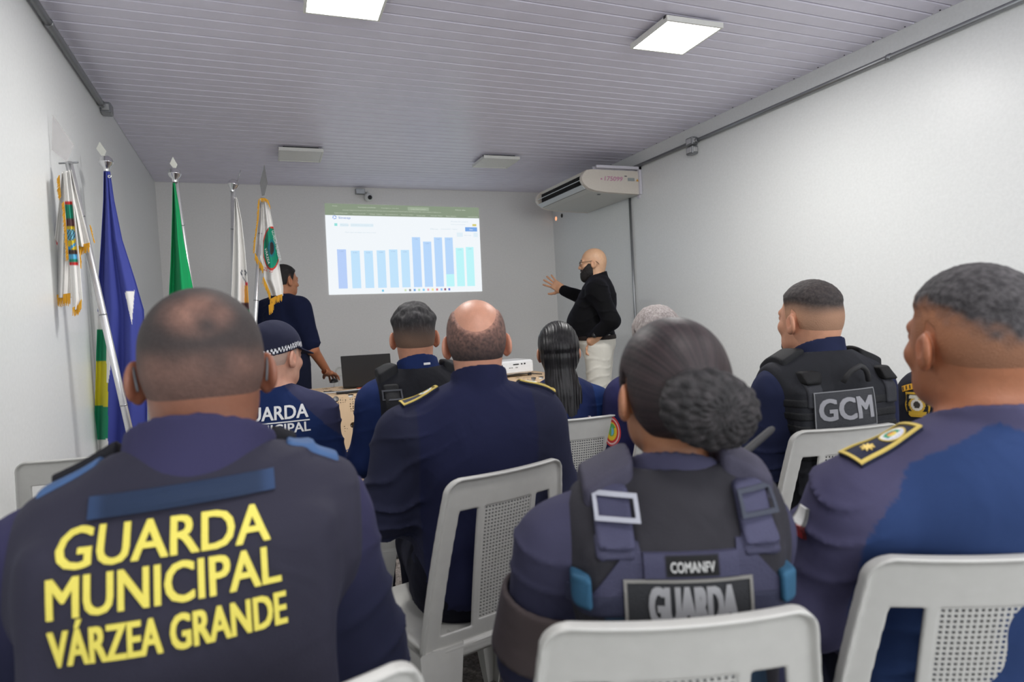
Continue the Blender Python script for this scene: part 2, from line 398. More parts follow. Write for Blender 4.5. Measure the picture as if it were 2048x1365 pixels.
# hair regions: lowest height of the hair over the front-back coordinate
HL_Y = [-.2, -.055, -.034, -.022, -.004, .004, .022, .030, .042, .070, .080, .2]
HL_Z = [-.078, -.074, -.050, .018, .030, .004, -.012, .020, .055, .066, .095, .2]
def hairline(Q, dz=0.):
    return Q[:, 2]-np.interp(Q[:, 1]+0*Q[:, 2], HL_Y, HL_Z).astype(F4)-dz
HANDCACHE = {}
def person(name, label, px, pytop, depth, face, headyaw=0., pitch=0., roll=0., b=1., belly=0., lean=.04, side=0., headw=1., jaw=0., ear=1., skin=(.4, .22, .14),
           stand=False, smin_=.93, smax_=1.06, arms=None, legs=None, neck=.057, shz=.965, hx=0., hy=.02, hz=0., seed=1., hres=.003, res=.009, feet=True, ztop=None, armr=1.,
           hair=None, haircol=None, group=None, handp=None, scale=None):
    dz = .44 if stand else 0.
    o = O(b=b, belly=belly, lean=lean, side=side, headw=headw, jaw=jaw, ear=ear, seed=seed, shz=shz, dz=dz)
    hipc = .52
    H0 = A(hx+side*(1.175-hipc), hy+lean*(1.06-hipc), 1.175+hz)
    o.H0 = H0; o.Rh = Rz(-headyaw)@Rx(pitch)@Ry(roll)     # positive headyaw turns right, positive pitch lifts the face
    top = H0+A(0, -.012, .118)
    T = at(px, pytop, depth)
    s = scale or min(smax_, max(smin_, T[2]/(top[2]+dz)))
    R_ = Rz(-face)
    org = T[:2]-(R_@(top*s))[:2]
    sx = .185*b; sh = shz-.02
    lx = lean*(sh-hipc)
    o.arms = arms or [(((sg*sx, -.012+lx, sh), (sg*.245*b, .03+lx*.5, .72), (sg*.10, .26, .60)), (.060*armr, .046*armr, .030*armr)) for sg in (-1, 1)]
    o.legs = legs or [(((sg*.09, .02, .50), (sg*.13, .42, .49), (sg*.13, .43, .10)), (.088, .062, .042)) for sg in (-1, 1)]
    o.shl = (sx, sh, lx)
    c0 = np.array(skin); red = c0*np.array([1.06, .88, .84]); 
    nb = (side*(shz-hipc), -.02+lean*(shz-hipc), shz+.01)
    ntop = H0+o.Rh@A(0, -.032, -.055)
    o.nb, o.ntop = nb, ntop
    def neckf(P):
        d = cone(P, nb, tuple(ntop), neck*1.06, neck)
        return smin(d, cone(P, (nb[0], nb[1]-.01, nb[2]-.02), tuple((np.array(nb)*.6+ntop*.4)), neck*1.4, neck*1.02), .03)
    def hf(P):
        Q = (P-H0)@o.Rh
        d = head_core(Q, o)
        d = smin(d, neckf(P), .022)
        if b > 1.05:   # nape roll
            d = smin(d, ell(Q, (0, -.062, -.088), (.052, .026, .013)), .012)
        return d
    o.hf = hf
    def bodyf(P):
        d = smin(hf(P), ears((P-H0)@o.Rh, o), .006)
        P2 = P
        t = torso(P, o); t = smin(t, limbs(P, o, 'arms'), .03); t = smin(t, limbs(P, o, 'legs'), .04)
        return smin(d, t, .03)
    def colf(P):
        Q = (P-H0)@o.Rh
        n = vn(P, 40, seed)*.05+vn(P, 130, seed)*.04
        c = c0[None]*(1+n[:, None])
        e = np.exp(-((np.abs(Q[:, 0])/headw-.084)/.010)**2-((Q[:, 1]+.01)/.035)**2-((Q[:, 2]+.012)/.04)**2)
        nap = ss(-Q[:, 2], .06, .10)*.35
        fa = ss(Q[:, 1], .03, .09)*.35
        k = np.clip(e*.8+nap+fa, 0, 1)[:, None]
        c = c*(1-k)+red[None]*k
        M_ = np.stack([np.abs(Q[:, 0])/headw, Q[:, 1], Q[:, 2]], -1)
        lip = (np.abs(M_[:, 2]+.066) < .009) & (M_[:, 0] < .022) & (M_[:, 1] > .088); c[lip] = c[lip]*np.array([1., .6, .6])
        er = np.sqrt((M_[:, 0]-.030)**2+(M_[:, 2]-.003)**2)
        ey = (M_[:, 1] > .082) & (er < .011) & (np.abs(M_[:, 2]-.003) < .0055); c[ey] = (.6, .58, .55)
        c[ey & (er < .0055)] = (.02, .012, .01)
        br = (M_[:, 1] > .074) & (M_[:, 0] > .012) & (M_[:, 0] < .048) & (np.abs(M_[:, 2]-.026+.1*(M_[:, 0]-.03)) < .0045); c[br] = np.array(haircol if haircol is not None else (.02, .015, .012))
        return c
    rh = .13
    fine = [((H0[0]-.105, H0[1]-.125, H0[2]-.15), (H0[0]+.105, H0[1]+.125, H0[2]+.125))]
    ex = []
    for (sg, hp) in (handp or {}).items():
        ex.append(hand(side=hp.get('side', -sg), curl=hp.get('curl', 25), spread=hp.get('spread', 6), thumb=hp.get('thumb', 45), R_=hp['R'], o3=hp['o'], sc=hp.get('sc', 1.), h=hp.get('h', .0032), col=c0*np.array([1.05, .92, .88])))
    if handp is None:
        for sg in (-1, 1):
            if 'lap%d' % sg not in HANDCACHE: HANDCACHE['lap%d' % sg] = hand(side=-sg, curl=32, spread=4, thumb=30, h=.005)
            V2, F2, _ = HANDCACHE['lap%d' % sg]
            w = A(*o.arms[0 if sg < 0 else 1][0][2]); e_ = A(*o.arms[0 if sg < 0 else 1][0][1]); 
            R2 = Rz(-sg*-20)@Rx(-12)
            ex.append((V2@R2.T+w+A(0, .0, -.004), F2, c0*np.array([1.05, .92, .88])))
    zoff = dz
    bx = .34*max(1, b)
    lo = (-bx, -.24, -.02-(dz)); hi = (bx, .62 if not stand else .34, 1.36)
    if stand: lo = (-.42, -.34, -.44+.0)
    xf = (lambda V: V+A(0, 0, dz)) if dz else None
    o.xf = xf; o.dz = dz
    root = solid(name, bodyf, (lo, hi) if not stand else ((-.42, -.36, -.43), (.42, .62, 1.36)), res, None, SKIN, colf, fine, hres, xf=xf, extra=ex)
    root.location = (org[0], org[1], 0); root.rotation_euler = (0, 0, math.radians(-face)); root.scale = (s, s, s)
    tag(root, label, 'person', group)
    o.root, o.s, o.face, o.org, o.R = root, s, face, org, R_
    return o
def wpt(o, P):
    return (o.R@(np.array(P)*o.s))+np.array([o.org[0], o.org[1], 0])
def lpt(o, Pw):
    return ((np.array(Pw)-np.array([o.org[0], o.org[1], 0]))@o.R)/o.s
# --- hair
def hair_shell(o, style, col, name='hair', parent=None, res=.003, thick=None):
    H0, Rh, hw = o.H0, o.Rh, o.headw
    seed = o.seed
    def t(Q):
        g = hairline(Q)
        x = np.abs(Q[:, 0])/hw
        if style == 'buzz':
            return -.003+.0045*ss(g, -.004, .012)
        if style == 'bald_crown':       # horseshoe of hair round a bare crown
            crown = 1-ss(np.sqrt((x/.060)**2+(np.minimum(Q[:, 2]-.085, 0)/.060)**2), .8, 1.1)
            return -.003+.007*ss(g, -.004, .012)*(1-crown)
        if style == 'fade':             # short sides, longer top
            top_ = ss(Q[:, 2]+.35*Q[:, 1]*(Q[:, 1] > 0)+.12*np.maximum(-Q[:, 1]-.03, 0), .045, .085)
            return -.003+.0042*ss(g, -.004, .010)+(thick or .010)*top_*ss(g, .0, .02)
        if style == 'bun':
            return -.003+.010*ss(g, -.006, .016)
        if style == 'quiff':
            top_ = ss(Q[:, 2], .02, .075)
            return -.003+.0048*ss(g, -.004, .010)+top_*(thick or .014)*ss(g, 0, .02)
        if style == 'full':
            return -.003+(thick or .016)*ss(g, -.006, .02)
        return 0*x
    def f(P):
        Q = (P-H0)@Rh
        d = head_core(Q, o)-t(Q)
        if style == 'quiff':
            d = d-.0035*vn(Q*A(1, 1.4, 1), 60, seed)*ss(Q[:, 2], .03, .07)
            d = smin(d, ell(Q, (.012, .055, .108), (.05, .045, .028)), .02)
        elif style in ('full',):
            d = d-.003*n3(Q*A(1, 1, .4), 50, seed)-.001*n3(Q, 150, seed)
        elif style in ('fade',):
            d = d-.0010*vn(Q, 170, seed)*ss(Q[:, 2], .03, .06)
        return np.maximum(d, -(Q[:, 2]+.10))
    def cf(P):
        Q = (P-H0)@Rh; return col(Q, hairline(Q), np.abs(Q[:, 0])/hw)
    return solid(name, f, ((H0[0]-.115, H0[1]-.15, H0[2]-.13), (H0[0]+.115, H0[1]+.15, H0[2]+.17)), res, parent or o.root, HAIRM, cf, xf=o.xf)
def _h3(i, j, k, s):
    n = (i*374761393+j*668265263+k*2147483647+s*144665+1013904223) & 0xffffffff
    n = ((n ^ (n >> 13))*1274126177) & 0xffffffff
    return ((n ^ (n >> 16)) & 0xffff).astype(F4)/65535.
def n3(P, s, seed=0):
    """value noise in -1..1, cell size 1/s"""
    q = P*s; f = np.floor(q).astype(np.int64); t = (q-f).astype(F4); t = t*t*(3-2*t); r_ = 0
    for a in (0, 1):
        for b in (0, 1):
            for c in (0, 1):
                w = (t[:, 0] if a else 1-t[:, 0])*(t[:, 1] if b else 1-t[:, 1])*(t[:, 2] if c else 1-t[:, 2])
                r_ = r_+w*_h3(f[:, 0]+a, f[:, 1]+b, f[:, 2]+c, int(seed))
    return r_*2-1
def shade(a, b, k): return np.array(a)[None]*(1-k[:, None])+np.array(b)[None]*k[:, None]
# --- clothing
def shirt(o, colf, sleeve=1., grow=.013, name='shirt', collar=.080, ch=.105, res=.0065, amp=.0045, zlo=.47, zhi=None, collar_t=.0055, open_=False, mat_=None, armgrow=.0, extra=None):
    nb, nt = np.array(o.nb), np.array(o.ntop)
    ax = nt-nb; ax = ax/np.linalg.norm(ax)
    def base(P):
        d = torso(P, o); a = limbs(P, o, 'arms', armgrow, sleeve)
        return smin(d, a, .045)
    def f(P):
        d = base(P)-grow-folds(P, o, amp)
        d = np.maximum(d, zlo-P[:, 2])
        # stand-up collar round the neck
        q = P-A(*nb); h_ = q@A(*ax); rad = q-h_[:, None]*A(*ax)
        rr = np.sqrt(rad[:, 0]**2+(rad[:, 1]/1.06)**2)
        topz = ch-.30*(rad[:, 1]+.07)
        ring = np.abs(rr-(collar-.10*h_+.006*vn(P, 18, o.seed)))-collar_t
        ring = np.maximum(ring, np.maximum(h_-topz, -.008-h_))
        hole = np.maximum(rr-(collar-.010-.08*h_), -(h_+.0))
        d = smax(d, -hole, .01)
        d = smin(d, ring, .006)
        if extra is not None: d = extra(P, d)
        return d
    o.shirtf = f; o.shirtbase = base
    m = .06
    bx = max(.33*max(1, o.b), max(abs(p[0]) for a_ in o.arms for p in a_[0])+.09)
    box_ = ((-bx, -.25 if not o.dz else -.34, zlo-.03), (bx, .42 if not o.dz else .55, 1.17))
    ob = solid(name, f, box_, res, o.root, mat_ or CLOTH, colf, xf=o.xf)
    return ob
def trousers(o, col, res=.010, zhi=.60, grow=.012):
    c = np.array(col)
    def f(P):
        d = limbs(P, o, 'legs', grow); d = smin(d, torso(P, o)-.008, .05)-folds(P, o, .004)
        return np.maximum(d, P[:, 2]-zhi)
    st = o.dz > 0
    return solid('trousers', f, ((-.26, -.2, -.42 if st else .04), (.26, .56 if not st else .25, zhi+.03)), res, o.root, CLOTH, lambda P: np.broadcast_to(c, (len(P), 3))*(1+.06*vn(P, 20))[:, None], xf=o.xf)
def shoes(o, col=(.01, .01, .011)):
    for (pts, rs) in o.legs:
        x, y, z = pts[2]
        z0 = -o.dz
        def f(P, x=x, y=y, z0=z0):
            d = smin(cone(P, (x, y-.03, z0+.05), (x*1.1, y+.15, z0+.035), .046, .036), cone(P, (x, y, z0+.05), (x, y, z0+.15), .048, .05), .03)
            return np.maximum(d, z0+.004-P[:, 2])
        solid('shoe', f, ((x-.09, y-.12, z0-.02), (x+.09, y+.23, z0+.22)), .01, o.root, WEB, lambda P: np.broadcast_to(np.array(col), (len(P), 3)), xf=o.xf)
def vest(o, colf, grow=.030, name='vest', res=.0065, zlo=.56, half=.185, neckr=(.098, .105, .085), armr=.085, panel=(.15, .27), amp=.003, soft=0., top=0., armx=.06, mat_=None, extra=None):
    sx, sh, lx = o.shl; nb = o.nb
    def f(P):
        d = torso(P, o)-grow
        Q = P.copy(); Q[:, 1] -= o.lean*(Q[:, 2]-.52); Q[:, 0] -= o.side*(Q[:, 2]-.52)
        if panel: d = smin(d, rbox(Q, (0, -.118, .80), (panel[0], .028, panel[1]*.62), .024), .03)
        d = d-folds(P, o, amp)
        M_ = np.concatenate([np.abs(Q[:, 0:1]), Q[:, 1:]], 1)
        d = smax(d, -cone(M_, (half+armx+.02, 0.0, sh+.10), (half+armx-.01, .01, .74), armr*.9, armr*.8), .012)
        d = smax(d, M_[:, 0]-half, .02)
        d = smax(d, -ell(Q, (0, .02, shz_(o)+.135), neckr), .012)
        d = np.maximum(d, zlo-P[:, 2])
        if extra is not None: d = extra(P, Q, d)
        return d
    o.vestf = f
    return solid(name, f, ((-.28*o.b, -.24, zlo-.02), (.28*o.b, .24, 1.14)), res, o.root, mat_ or VESTM, colf, xf=o.xf)
def shz_(o): return o.shz
def strap(o, f, region, lift, name, col, res=.005, mat_=None, box=None, label=None):
    """a band that follows the surface f inside region(P) <= 0, standing proud by lift"""
    c = np.array(col)
    def g(P): return smax(f(P)-lift, region(P), .004)
    cf = (lambda P: np.broadcast_to(c, (len(P), 3))*(1+.05*vn(P, 60))[:, None]) if c.ndim == 1 and not callable(col) else col
    ob = solid(name, g, box, res, o.root, mat_ or WEB, cf, xf=o.xf)
    if label: ob['label'] = label
    return ob
# --- things laid on a curved surface
def march(f, S, Dv, n=40):
    S = np.asarray(S, F4); t = np.zeros(len(S), F4); Dv = A(*Dv)
    for _ in range(n):
        d = f(S+t[:, None]*Dv); t = np.clip(t+d*.7, -.1, .5)
    bad = np.abs(f(S+t[:, None]*Dv)) > .006
    if bad.any() and not bad.all(): t[bad] = t[~bad][np.argmin(((S[bad][:, None, :]-S[~bad][None])**2).sum(-1), 1)] if bad.sum()*(~bad).sum() < 4e6 else np.median(t[~bad])
    return S+t[:, None]*Dv
def frame(p, u, n):
    u = np.array(u, float); u /= np.linalg.norm(u); n = np.array(n, float); n -= u*(u@n); n /= np.linalg.norm(n)
    v = np.cross(n, u); return np.array(p, float), u, v, n     # n points outwards (towards viewer); v up
def conform(o, f, fr, uvw, smooth_to=None):
    p, u, v, n = fr
    S = p+uvw[:, 0:1]*u+uvw[:, 1:2]*v+n*.12
    Q = march(f, S, -n)
    return Q+n*uvw[:, 2:3]
def textmesh(s, size=1., bold=0., condense=1., shear=0., spacing=1., cut=.02):
    c = bpy.data.curves.new('t', 'FONT'); c.body = s; c.size = 1; c.offset = bold; c.space_character = spacing; c.resolution_u = 3; c.shear = shear
    c.align_x = 'LEFT'
    ob = bpy.data.objects.new('t', c); COL.objects.link(ob)
    me = bpy.data.meshes.new_from_object(ob.evaluated_get(bpy.context.evaluated_depsgraph_get()))
    bpy.data.objects.remove(ob); bpy.data.curves.remove(c)
    import bmesh
    bm = bmesh.new(); bm.from_mesh(me); bpy.data.meshes.remove(me)
    bmesh.ops.remove_doubles(bm, verts=bm.verts, dist=1e-5)
    xs = [v.co.x for v in bm.verts]; ys = [v.co.y for v in bm.verts]
    x0, x1, y0, y1 = min(xs), max(xs), min(ys), max(ys)
    stp = cut/size
    k = x0+stp
    while k < x1:
        bmesh.ops.bisect_plane(bm, geom=bm.verts[:]+bm.edges[:]+bm.faces[:], plane_co=(k, 0, 0), plane_no=(1, 0, 0)); k += stp
    k = y0+stp
    while k < y1:
        bmesh.ops.bisect_plane(bm, geom=bm.verts[:]+bm.edges[:]+bm.faces[:], plane_co=(0, k, 0), plane_no=(0, 1, 0)); k += stp
    bmesh.ops.triangulate(bm, faces=bm.faces[:])
    bm.verts.index_update()
    V = np.array([v.co[:] for v in bm.verts]); Fq = np.array([[v.index for v in f.verts] for f in bm.faces])
    E_ = [(e.verts[0].index, e.verts[1].index) for e in bm.edges if e.is_boundary]
    bm.free()
    V[:, 0] -= x0; V[:, 1] -= y0
    return V, Fq, E_, (x1-x0), (y1-y0)
def text_on(*a, **k):
    bold = k.pop('bold', .02); h = a[5]; w0 = k.get('u0', 0.); v0 = k.get('v0', 0.)
    if bold <= .012: return _text_on(*a, bold=0., **k)
    e = h*bold*.75
    obs = []
    for dx, dy in [(x_, y_) for x_ in (-e, -e*.33, e*.33, e) for y_ in (-e*.6, e*.6)]:
        k['u0'] = w0+dx; k['v0'] = v0+dy; k['lift_'] = .00004*len(obs); obs.append(_text_on(*a, bold=0., **k))
    V = []; F_ = []
    for q in obs:
        n = len(V); V += [v.co[:] for v in q.data.vertices]; F_ += [tuple(i+n for i in p.vertices) for p in q.data.polygons]
    par, m = obs[0].parent, obs[0].data.materials[0]
    for q in obs: bpy.data.objects.remove(q)
    return mk('lettering', V, F_, par, m)
def _text_on(o, f, fr, s, w, h, material, parent, name='lettering', thick=.0025, bold=.02, u0=0., v0=0., shear=0., cut=.012, spacing=1., lift=.0015, lift_=0.):
    lift = lift+lift_
    """text fitted in w x h, its lower left at (u0, v0) of frame fr, wrapped on surface f"""
    V, Fq, E_, tw, th = textmesh(s, size=h, bold=bold, shear=shear, spacing=spacing, cut=cut)
    uv = np.zeros((len(V), 3)); uv[:, 0] = V[:, 0]/tw*w+u0; uv[:, 1] = V[:, 1]/th*h+v0
    B = uv.copy(); B[:, 2] = lift; Tt = uv.copy(); Tt[:, 2] = lift+thick
    if f is None:
        p, u, v, n = fr; P1 = p+Tt[:, 0:1]*u+Tt[:, 1:2]*v+Tt[:, 2:3]*n; P0 = P1-n*thick
    else:
        P1 = conform(o, f, fr, Tt); P0 = P1-np.array(fr[3])*(thick+.001)
    n = len(P1)
    faces = [tuple(q) for q in Fq]+[(a, b, b+n, a+n) for a, b in E_]
    ob = mk(name, np.concatenate([P1, P0])+A(0, 0, getattr(o, 'dz', 0) if o else 0), faces, parent, material)
    return ob
def slab_on(o, f, fr, w, h, colf, name, parent, thick=.004, nu=24, nv=16, u0=0., v0=0., material=None, lift=.001, mask=None, bulge=0.):
    """a thin patch wrapped on surface f; colf(U, V) in -1..1 gives its colours; mask trims its outline"""
    U, Vv = np.meshgrid(np.linspace(-1, 1, nu), np.linspace(-1, 1, nv), indexing='ij'); U = U.ravel(); Vv = Vv.ravel()
    if mask == 'disc':      # squircle mapping to a disc
        r = np.maximum(np.abs(U), np.abs(Vv)); L = np.sqrt(U*U+Vv*Vv)+1e-9; U, Vv = U*r/L, Vv*r/L
    elif callable(mask): U, Vv = mask(U, Vv)
    uvw = np.stack([U*w/2+u0, Vv*h/2+v0, np.full_like(U, lift+thick)], -1)
    if f is None:
        p, u, v, n = fr; P1 = p+uvw[:, 0:1]*u+uvw[:, 1:2]*v+uvw[:, 2:3]*n
    else: P1 = conform(o, f, fr, uvw)
    if bulge: P1 = P1+np.array(fr[3])*(bulge*(1-U*U)[:, None]*(1-Vv*Vv)[:, None])
    P0 = P1-np.array(fr[3])*(thick+.002)
    n = len(P1); F_ = []
    for i in range(nu-1):
        for j in range(nv-1):
            a = i*nv+j; F_.append((a, a+nv, a+nv+1, a+1)); F_.append((a+1+n, a+nv+1+n, a+nv+n, a+n))
    rim = [i*nv for i in range(nu)]+[(nu-1)*nv+j for j in range(1, nv)]+[i*nv+nv-1 for i in range(nu-2, -1, -1)]+[j for j in range(nv-2, 0, -1)]
    for a, b_ in zip(rim, rim[1:]+rim[:1]): F_.append((b_, a, a+n, b_+n))
    c = np.array(colf(U, Vv)) if callable(colf) else np.broadcast_to(np.array(colf), (n, 3))
    return mk(name, np.concatenate([P1, P0])+A(0, 0, getattr(o, 'dz', 0) if o else 0), F_, parent, material or WEB, False, np.concatenate([c, c]))
def border_on(o, f, fr, w, h, col, parent, t=.006, name='border', lift=.005, thick=.002, u0=0., v0=0.):
    """a rectangular rim following surface f"""
    pts = []
    N = 20
    for k in range(N): pts.append((-w/2+w*k/N, -h/2))
    for k in range(N): pts.append((w/2, -h/2+h*k/N))
    for k in range(N): pts.append((w/2-w*k/N, h/2))
    for k in range(N): pts.append((-w/2, h/2-h*k/N))
    pts = np.array(pts); inn = pts*np.array([1-2*t/w, 1-2*t/h])
    L = np.concatenate([pts, inn]); uvw = np.stack([L[:, 0]+u0, L[:, 1]+v0, np.full(len(L), lift+thick)], -1)
    P1 = conform(o, f, fr, uvw) if f is not None else fr[0]+uvw[:, 0:1]*fr[1]+uvw[:, 1:2]*fr[2]+uvw[:, 2:3]*fr[3]
    P0 = P1-np.array(fr[3])*thick; m = len(pts); n = 2*m; F_ = []
    for k in range(m):
        j = (k+1) % m; F_ += [(k, j, m+j, m+k), (j, k, k+n, j+n), (m+k, m+j, m+j+n, m+k+n)]
    return mk(name, np.concatenate([P1, P0])+A(0, 0, getattr(o, 'dz', 0) if o else 0), F_, parent, WEB, False, np.broadcast_to(np.array(col), (2*n, 3)))
# ------------------------------------------------------------------ the room
def wallmat(name, col, rough=.5, bs=.6):
    return mat(name, col, rough=rough)
WALL = wallmat('wall_paint', (.83, .845, .835), .38)
WALLB = wallmat('wall_paint_back', (.86, .845, .82), .6)
CEIL = mat('pvc_plank', (.86, .83, .955), rough=.34, bump=.03, bscale=8)
floor_m = mat('granite_floor', (.10, .095, .09), rough=.45, bump=.15, bscale=160)
nt = floor_m.node_tree; vz = nt.nodes.new('ShaderNodeTexVoronoi'); vz.inputs['Scale'].default_value = 110
cr = nt.nodes.new('ShaderNodeValToRGB'); cr.color_ramp.elements[0].color = (.03, .028, .027, 1); cr.color_ramp.elements[1].color = (.26, .24, .23, 1)
tcn = [n for n in nt.nodes if n.type == 'TEX_COORD'][0]; nt.links.new(tcn.outputs['Object'], vz.inputs['Vector']); nt.links.new(vz.outputs['Color'], cr.inputs[0])
nt.links.new(cr.outputs[0], nt.nodes['Principled BSDF'].inputs['Base Color'])
def structure(name, lo, hi, m, parent=None):
    b = MB(); b.box(lo, hi); o = b.build(name, m, parent)
    if parent is None: o['kind'] = 'structure'
    return o
structure('floor', (-.15, YB-.1, -.1), (W+.15, D+.15, 0), floor_m)
structure('wall_left', (-.12, YB-.1, 0), (0, D+.1, H+.1), WALL)
for i, wx in enumerate((1.2, 3.2)):  # unseen window frames, added on the rear wall to go round the fill lights
    b = MB()
    for (a0, b0, a1, b1) in ((-.8, .85, .8, .9), (-.8, 2.4, .8, 2.45), (-.8, .85, -.75, 2.45), (.75, .85, .8, 2.45)): b.box((wx+a0, YB-.01, b0), (wx+a1, YB+.05, b1))
    b.build('window_%d' % (i+1), mat('window_frame', (.7, .7, .7), .4))['kind'] = 'structure'
wr = structure('wall_right', (W, YB-.1, 0), (W+.12, D+.1, H+.1), WALL)
structure('wall_back', (0, D, 0), (W, D+.12, H+.1), WALLB)
structure('wall_rear', (0, YB-.12, 0), (W, YB, H+.1), WALL)
ceil = structure('ceiling', (-.12, YB-.1, H+.02), (W+.12, D+.12, H+.12), mat('ceiling_void', (.08, .08, .09)))
def plank_mesh(y0, y1, jit):
    b = MB(); g = .0035; e = .005
    z = H+jit
    ys = [y0+g, y0+g+e, y1-g-e, y1-g]; zs = [z+.005, z, z, z+.005]
    V = []; 
    for x in (0.002, W-.002):
        for y, zz in zip(ys, zs): V.append((x, y, zz))
        V += [(x, y1-g, H+.019), (x, y0+g, H+.019)]
    F_ = [(i, (i+1) % 6, 6+(i+1) % 6, 6+i) for i in range(6)]+[(5, 4, 3, 2, 1, 0), (6, 7, 8, 9, 10, 11)]
    b.add(V, F_); return b
rng = np.random.default_rng(4)
y = D
k = 0
while y > 1.6:
    plank_mesh(y-.1, y, float(rng.uniform(-.0008, .0008))).build('plank', CEIL, ceil); y -= .1; k += 1
b = MB()
while y > YB:
    q = plank_mesh(y-.1, y, 0.); b.add(q.v, q.f); y -= .1
tag(b.build('rear_planks', CEIL, ceil), kind='stuff')
# little fixing screws along the ceiling edge
b = MB()
for i in range(26):
    yy = 1.9+i*.2; b.lathe([(0, -.003), (.004, -.002), (.005, .002)], (W-.02, yy, H-.001), 8)
tag(b.build('screw_row', mat('dark_screw', (.05, .05, .06)), ceil), kind='stuff')
# conduits
def pipe_thing(name, label, pts, r, clamps=()):
    t = empty(name, pts[0]); tag(t, label, 'conduit')
    P = [tuple(np.array(p)-np.array(pts[0])) for p in pts]
    b = MB(); b.tube(P, r, 14); b.build('pipe', STEEL, t, True)
    for c in clamps:
        b = MB(); d = np.array(pts[-1])-np.array(pts[0]); d = d/np.linalg.norm(d)
        q = np.array(c)-np.array(pts[0]); b.tube([q-d*.012, q+d*.012], r*1.25, 14); b.build('coupling', STEEL, t, True)
    return t
pipe_thing('steel_conduit', 'long galvanised conduit high along the right wall, running to the air conditioner', [(W-.022, 1.2, 2.646), (W-.022, 5.6, 2.646)], .0165, [(W-.022, 4.33, 2.646), (W-.022, 2.6, 2.646)])
pipe_thing('steel_conduit', 'galvanised conduit high along the left wall, ending in a box above the flags', [(.022, .9, 2.70), (.022, 4.62, 2.70)], .0165, [(.022, 3.5, 2.70), (.022, 4.6, 2.70)])
pipe_thing('steel_conduit', 'vertical steel conduit on the right wall below the air conditioner', [(W-.016, 5.39, .0), (W-.016, 5.39, 2.42)], .012, [(W-.016, 5.39, .9)])
def jbox(label, loc, n=1):
    t = empty('junction_box', loc); tag(t, label, 'junction box')
    for k in range(n):
        b = MB(); z = -.075*k; b.box((-.03, -.045, z-.034), (.03, .045, z+.034), .006); b.build('box_body', STEEL, t)
        b = MB(); b.box((-.034, -.03, z-.022), (-.0295, .03, z+.022), .002); b.box((-.02, -.049, z-.02), (.02, -.0445, z+.02), .002); b.build('cover_plate', mat('pale_metal', (.6, .6, .6), .4, .6), t)
        b = MB(); b.lathe([(0, .002), (.004, .002), (.004, 0)], (-.0, -.0, z), 8)
    return t
jbox('pair of grey junction boxes on the right wall conduit, stacked one over the other', (W-.032, 4.39, 2.65), 2)
lb = jbox('grey junction box at the end of the left wall conduit', (.032, 4.70, 2.70), 1)
# ceiling panels
def lamp(x, y, on, label):
    t = empty('ceiling_lamp', (x, y, H), math.radians(-1.5)); tag(t, label, 'ceiling light', 'square ceiling panels')
    s = .18; b = MB()
    zb, zt = -.045, -.018
    for (a0, b0, a1, b1) in ((-s, -s, s, -s+.012), (-s, s-.012, s, s), (-s, -s+.012, -s+.012, s-.012), (s-.012, -s+.012, s, s-.012)): b.box((a0, b0, zb), (a1, b1, zt))
    b.box((-s+.012, -s+.012, zb+.0125), (s-.012, s-.012, zt))
    b.build('frame', mat('lamp_frame', (.85, .85, .80), .4), t)
    b = MB(); b.box((-s+.012, -s+.012, zb+.004), (s-.012, s-.012, zb+.012))
    b.build('diffuser', mat('lamp_lit', (.9, .9, .9), emit=(1, .99, .96), estr=9.) if on else mat('lamp_off', (.9, .9, .85), .35), t)
    b = MB(); b.box((-s*.8, -s*.8, zt), (s*.8, s*.8, -.0))
    for q in (-1, 1): b.box((q*s-.006*q-.008, -s+.01, zt-.01), (q*s-.006*q+.008, -s+.03, zt+.004))
    b.build('mounting', BLACKP, t)
names = ['lit square ceiling panel cut by the top edge, above the projection', 'lit square ceiling panel nearer the right wall']
for i, (x, y) in enumerate(LIT[:2]): lamp(x, y, True, names[i])
lamp(*UNLIT[0], False, 'unlit square ceiling panel over the flag poles, left of the security camera')
lamp(*UNLIT[1], False, 'unlit square ceiling panel between the security camera and the air conditioner')
# security camera
t = empty('security_camera', (2.05, D, 2.70)); tag(t, 'small white round security camera on its grey box above the projection', 'security camera')
b = MB(); b.box((-.10, -.06, -.0), (.0, 0, .06), .004); b.build('junction_box', STEEL, t)
b = MB(); b.tube([(-.01, -.03, .02), (.03, -.04, .03), (.035, -.05, -.0)], .012, 10); b.build('bracket', WHITEP, t, True)
V = []; b = MB(); b.lathe([(0.001, .046), (.02, .042), (.036, .03), (.046, .008), (.047, -.01), (.038, -.03), (.02, -.042), (.001, -.046)], (.035, -.06, -.035), 24); b.build('housing', WHITEP, t, True)
b = MB(); b.lathe([(0.0005, .02), (.015, .017), (.024, .006), (.025, 0)], (0, 0, 0), 20); e = b.build('lens', BLACKP, t, True); e.rotation_euler = (math.radians(105), 0, math.radians(12)); e.location = (.042, -.10, -.045)
# wall sockets for pipes, in the right wall
b = MB(); b.lathe([(.0005, 0), (.024, 0), (.026, -.004)], (0, 0, 0), 18); o_ = b.build('wall_hole', mat('hole_dark', (.03, .028, .025), .8), None); o_.location = (W-.003, 6.90, 2.455); o_.rotation_euler = (0, math.radians(-90), 0); tag(o_, 'small dark round hole in the right wall under the air conditioner', 'hole')
b = MB(); b.lathe([(.0005, 0), (.024, 0), (.026, -.004)], (0, 0, 0), 18); o_ = b.build('wall_hole', mat('hole_lit', (.8, .4, .25), .8, emit=(1, .42, .22), estr=.8), None); o_.location = (W-.003, 7.06, 2.445); o_.rotation_euler = (0, math.radians(-90), 0); tag(o_, 'small round hole in the right wall corner glowing orange', 'hole')

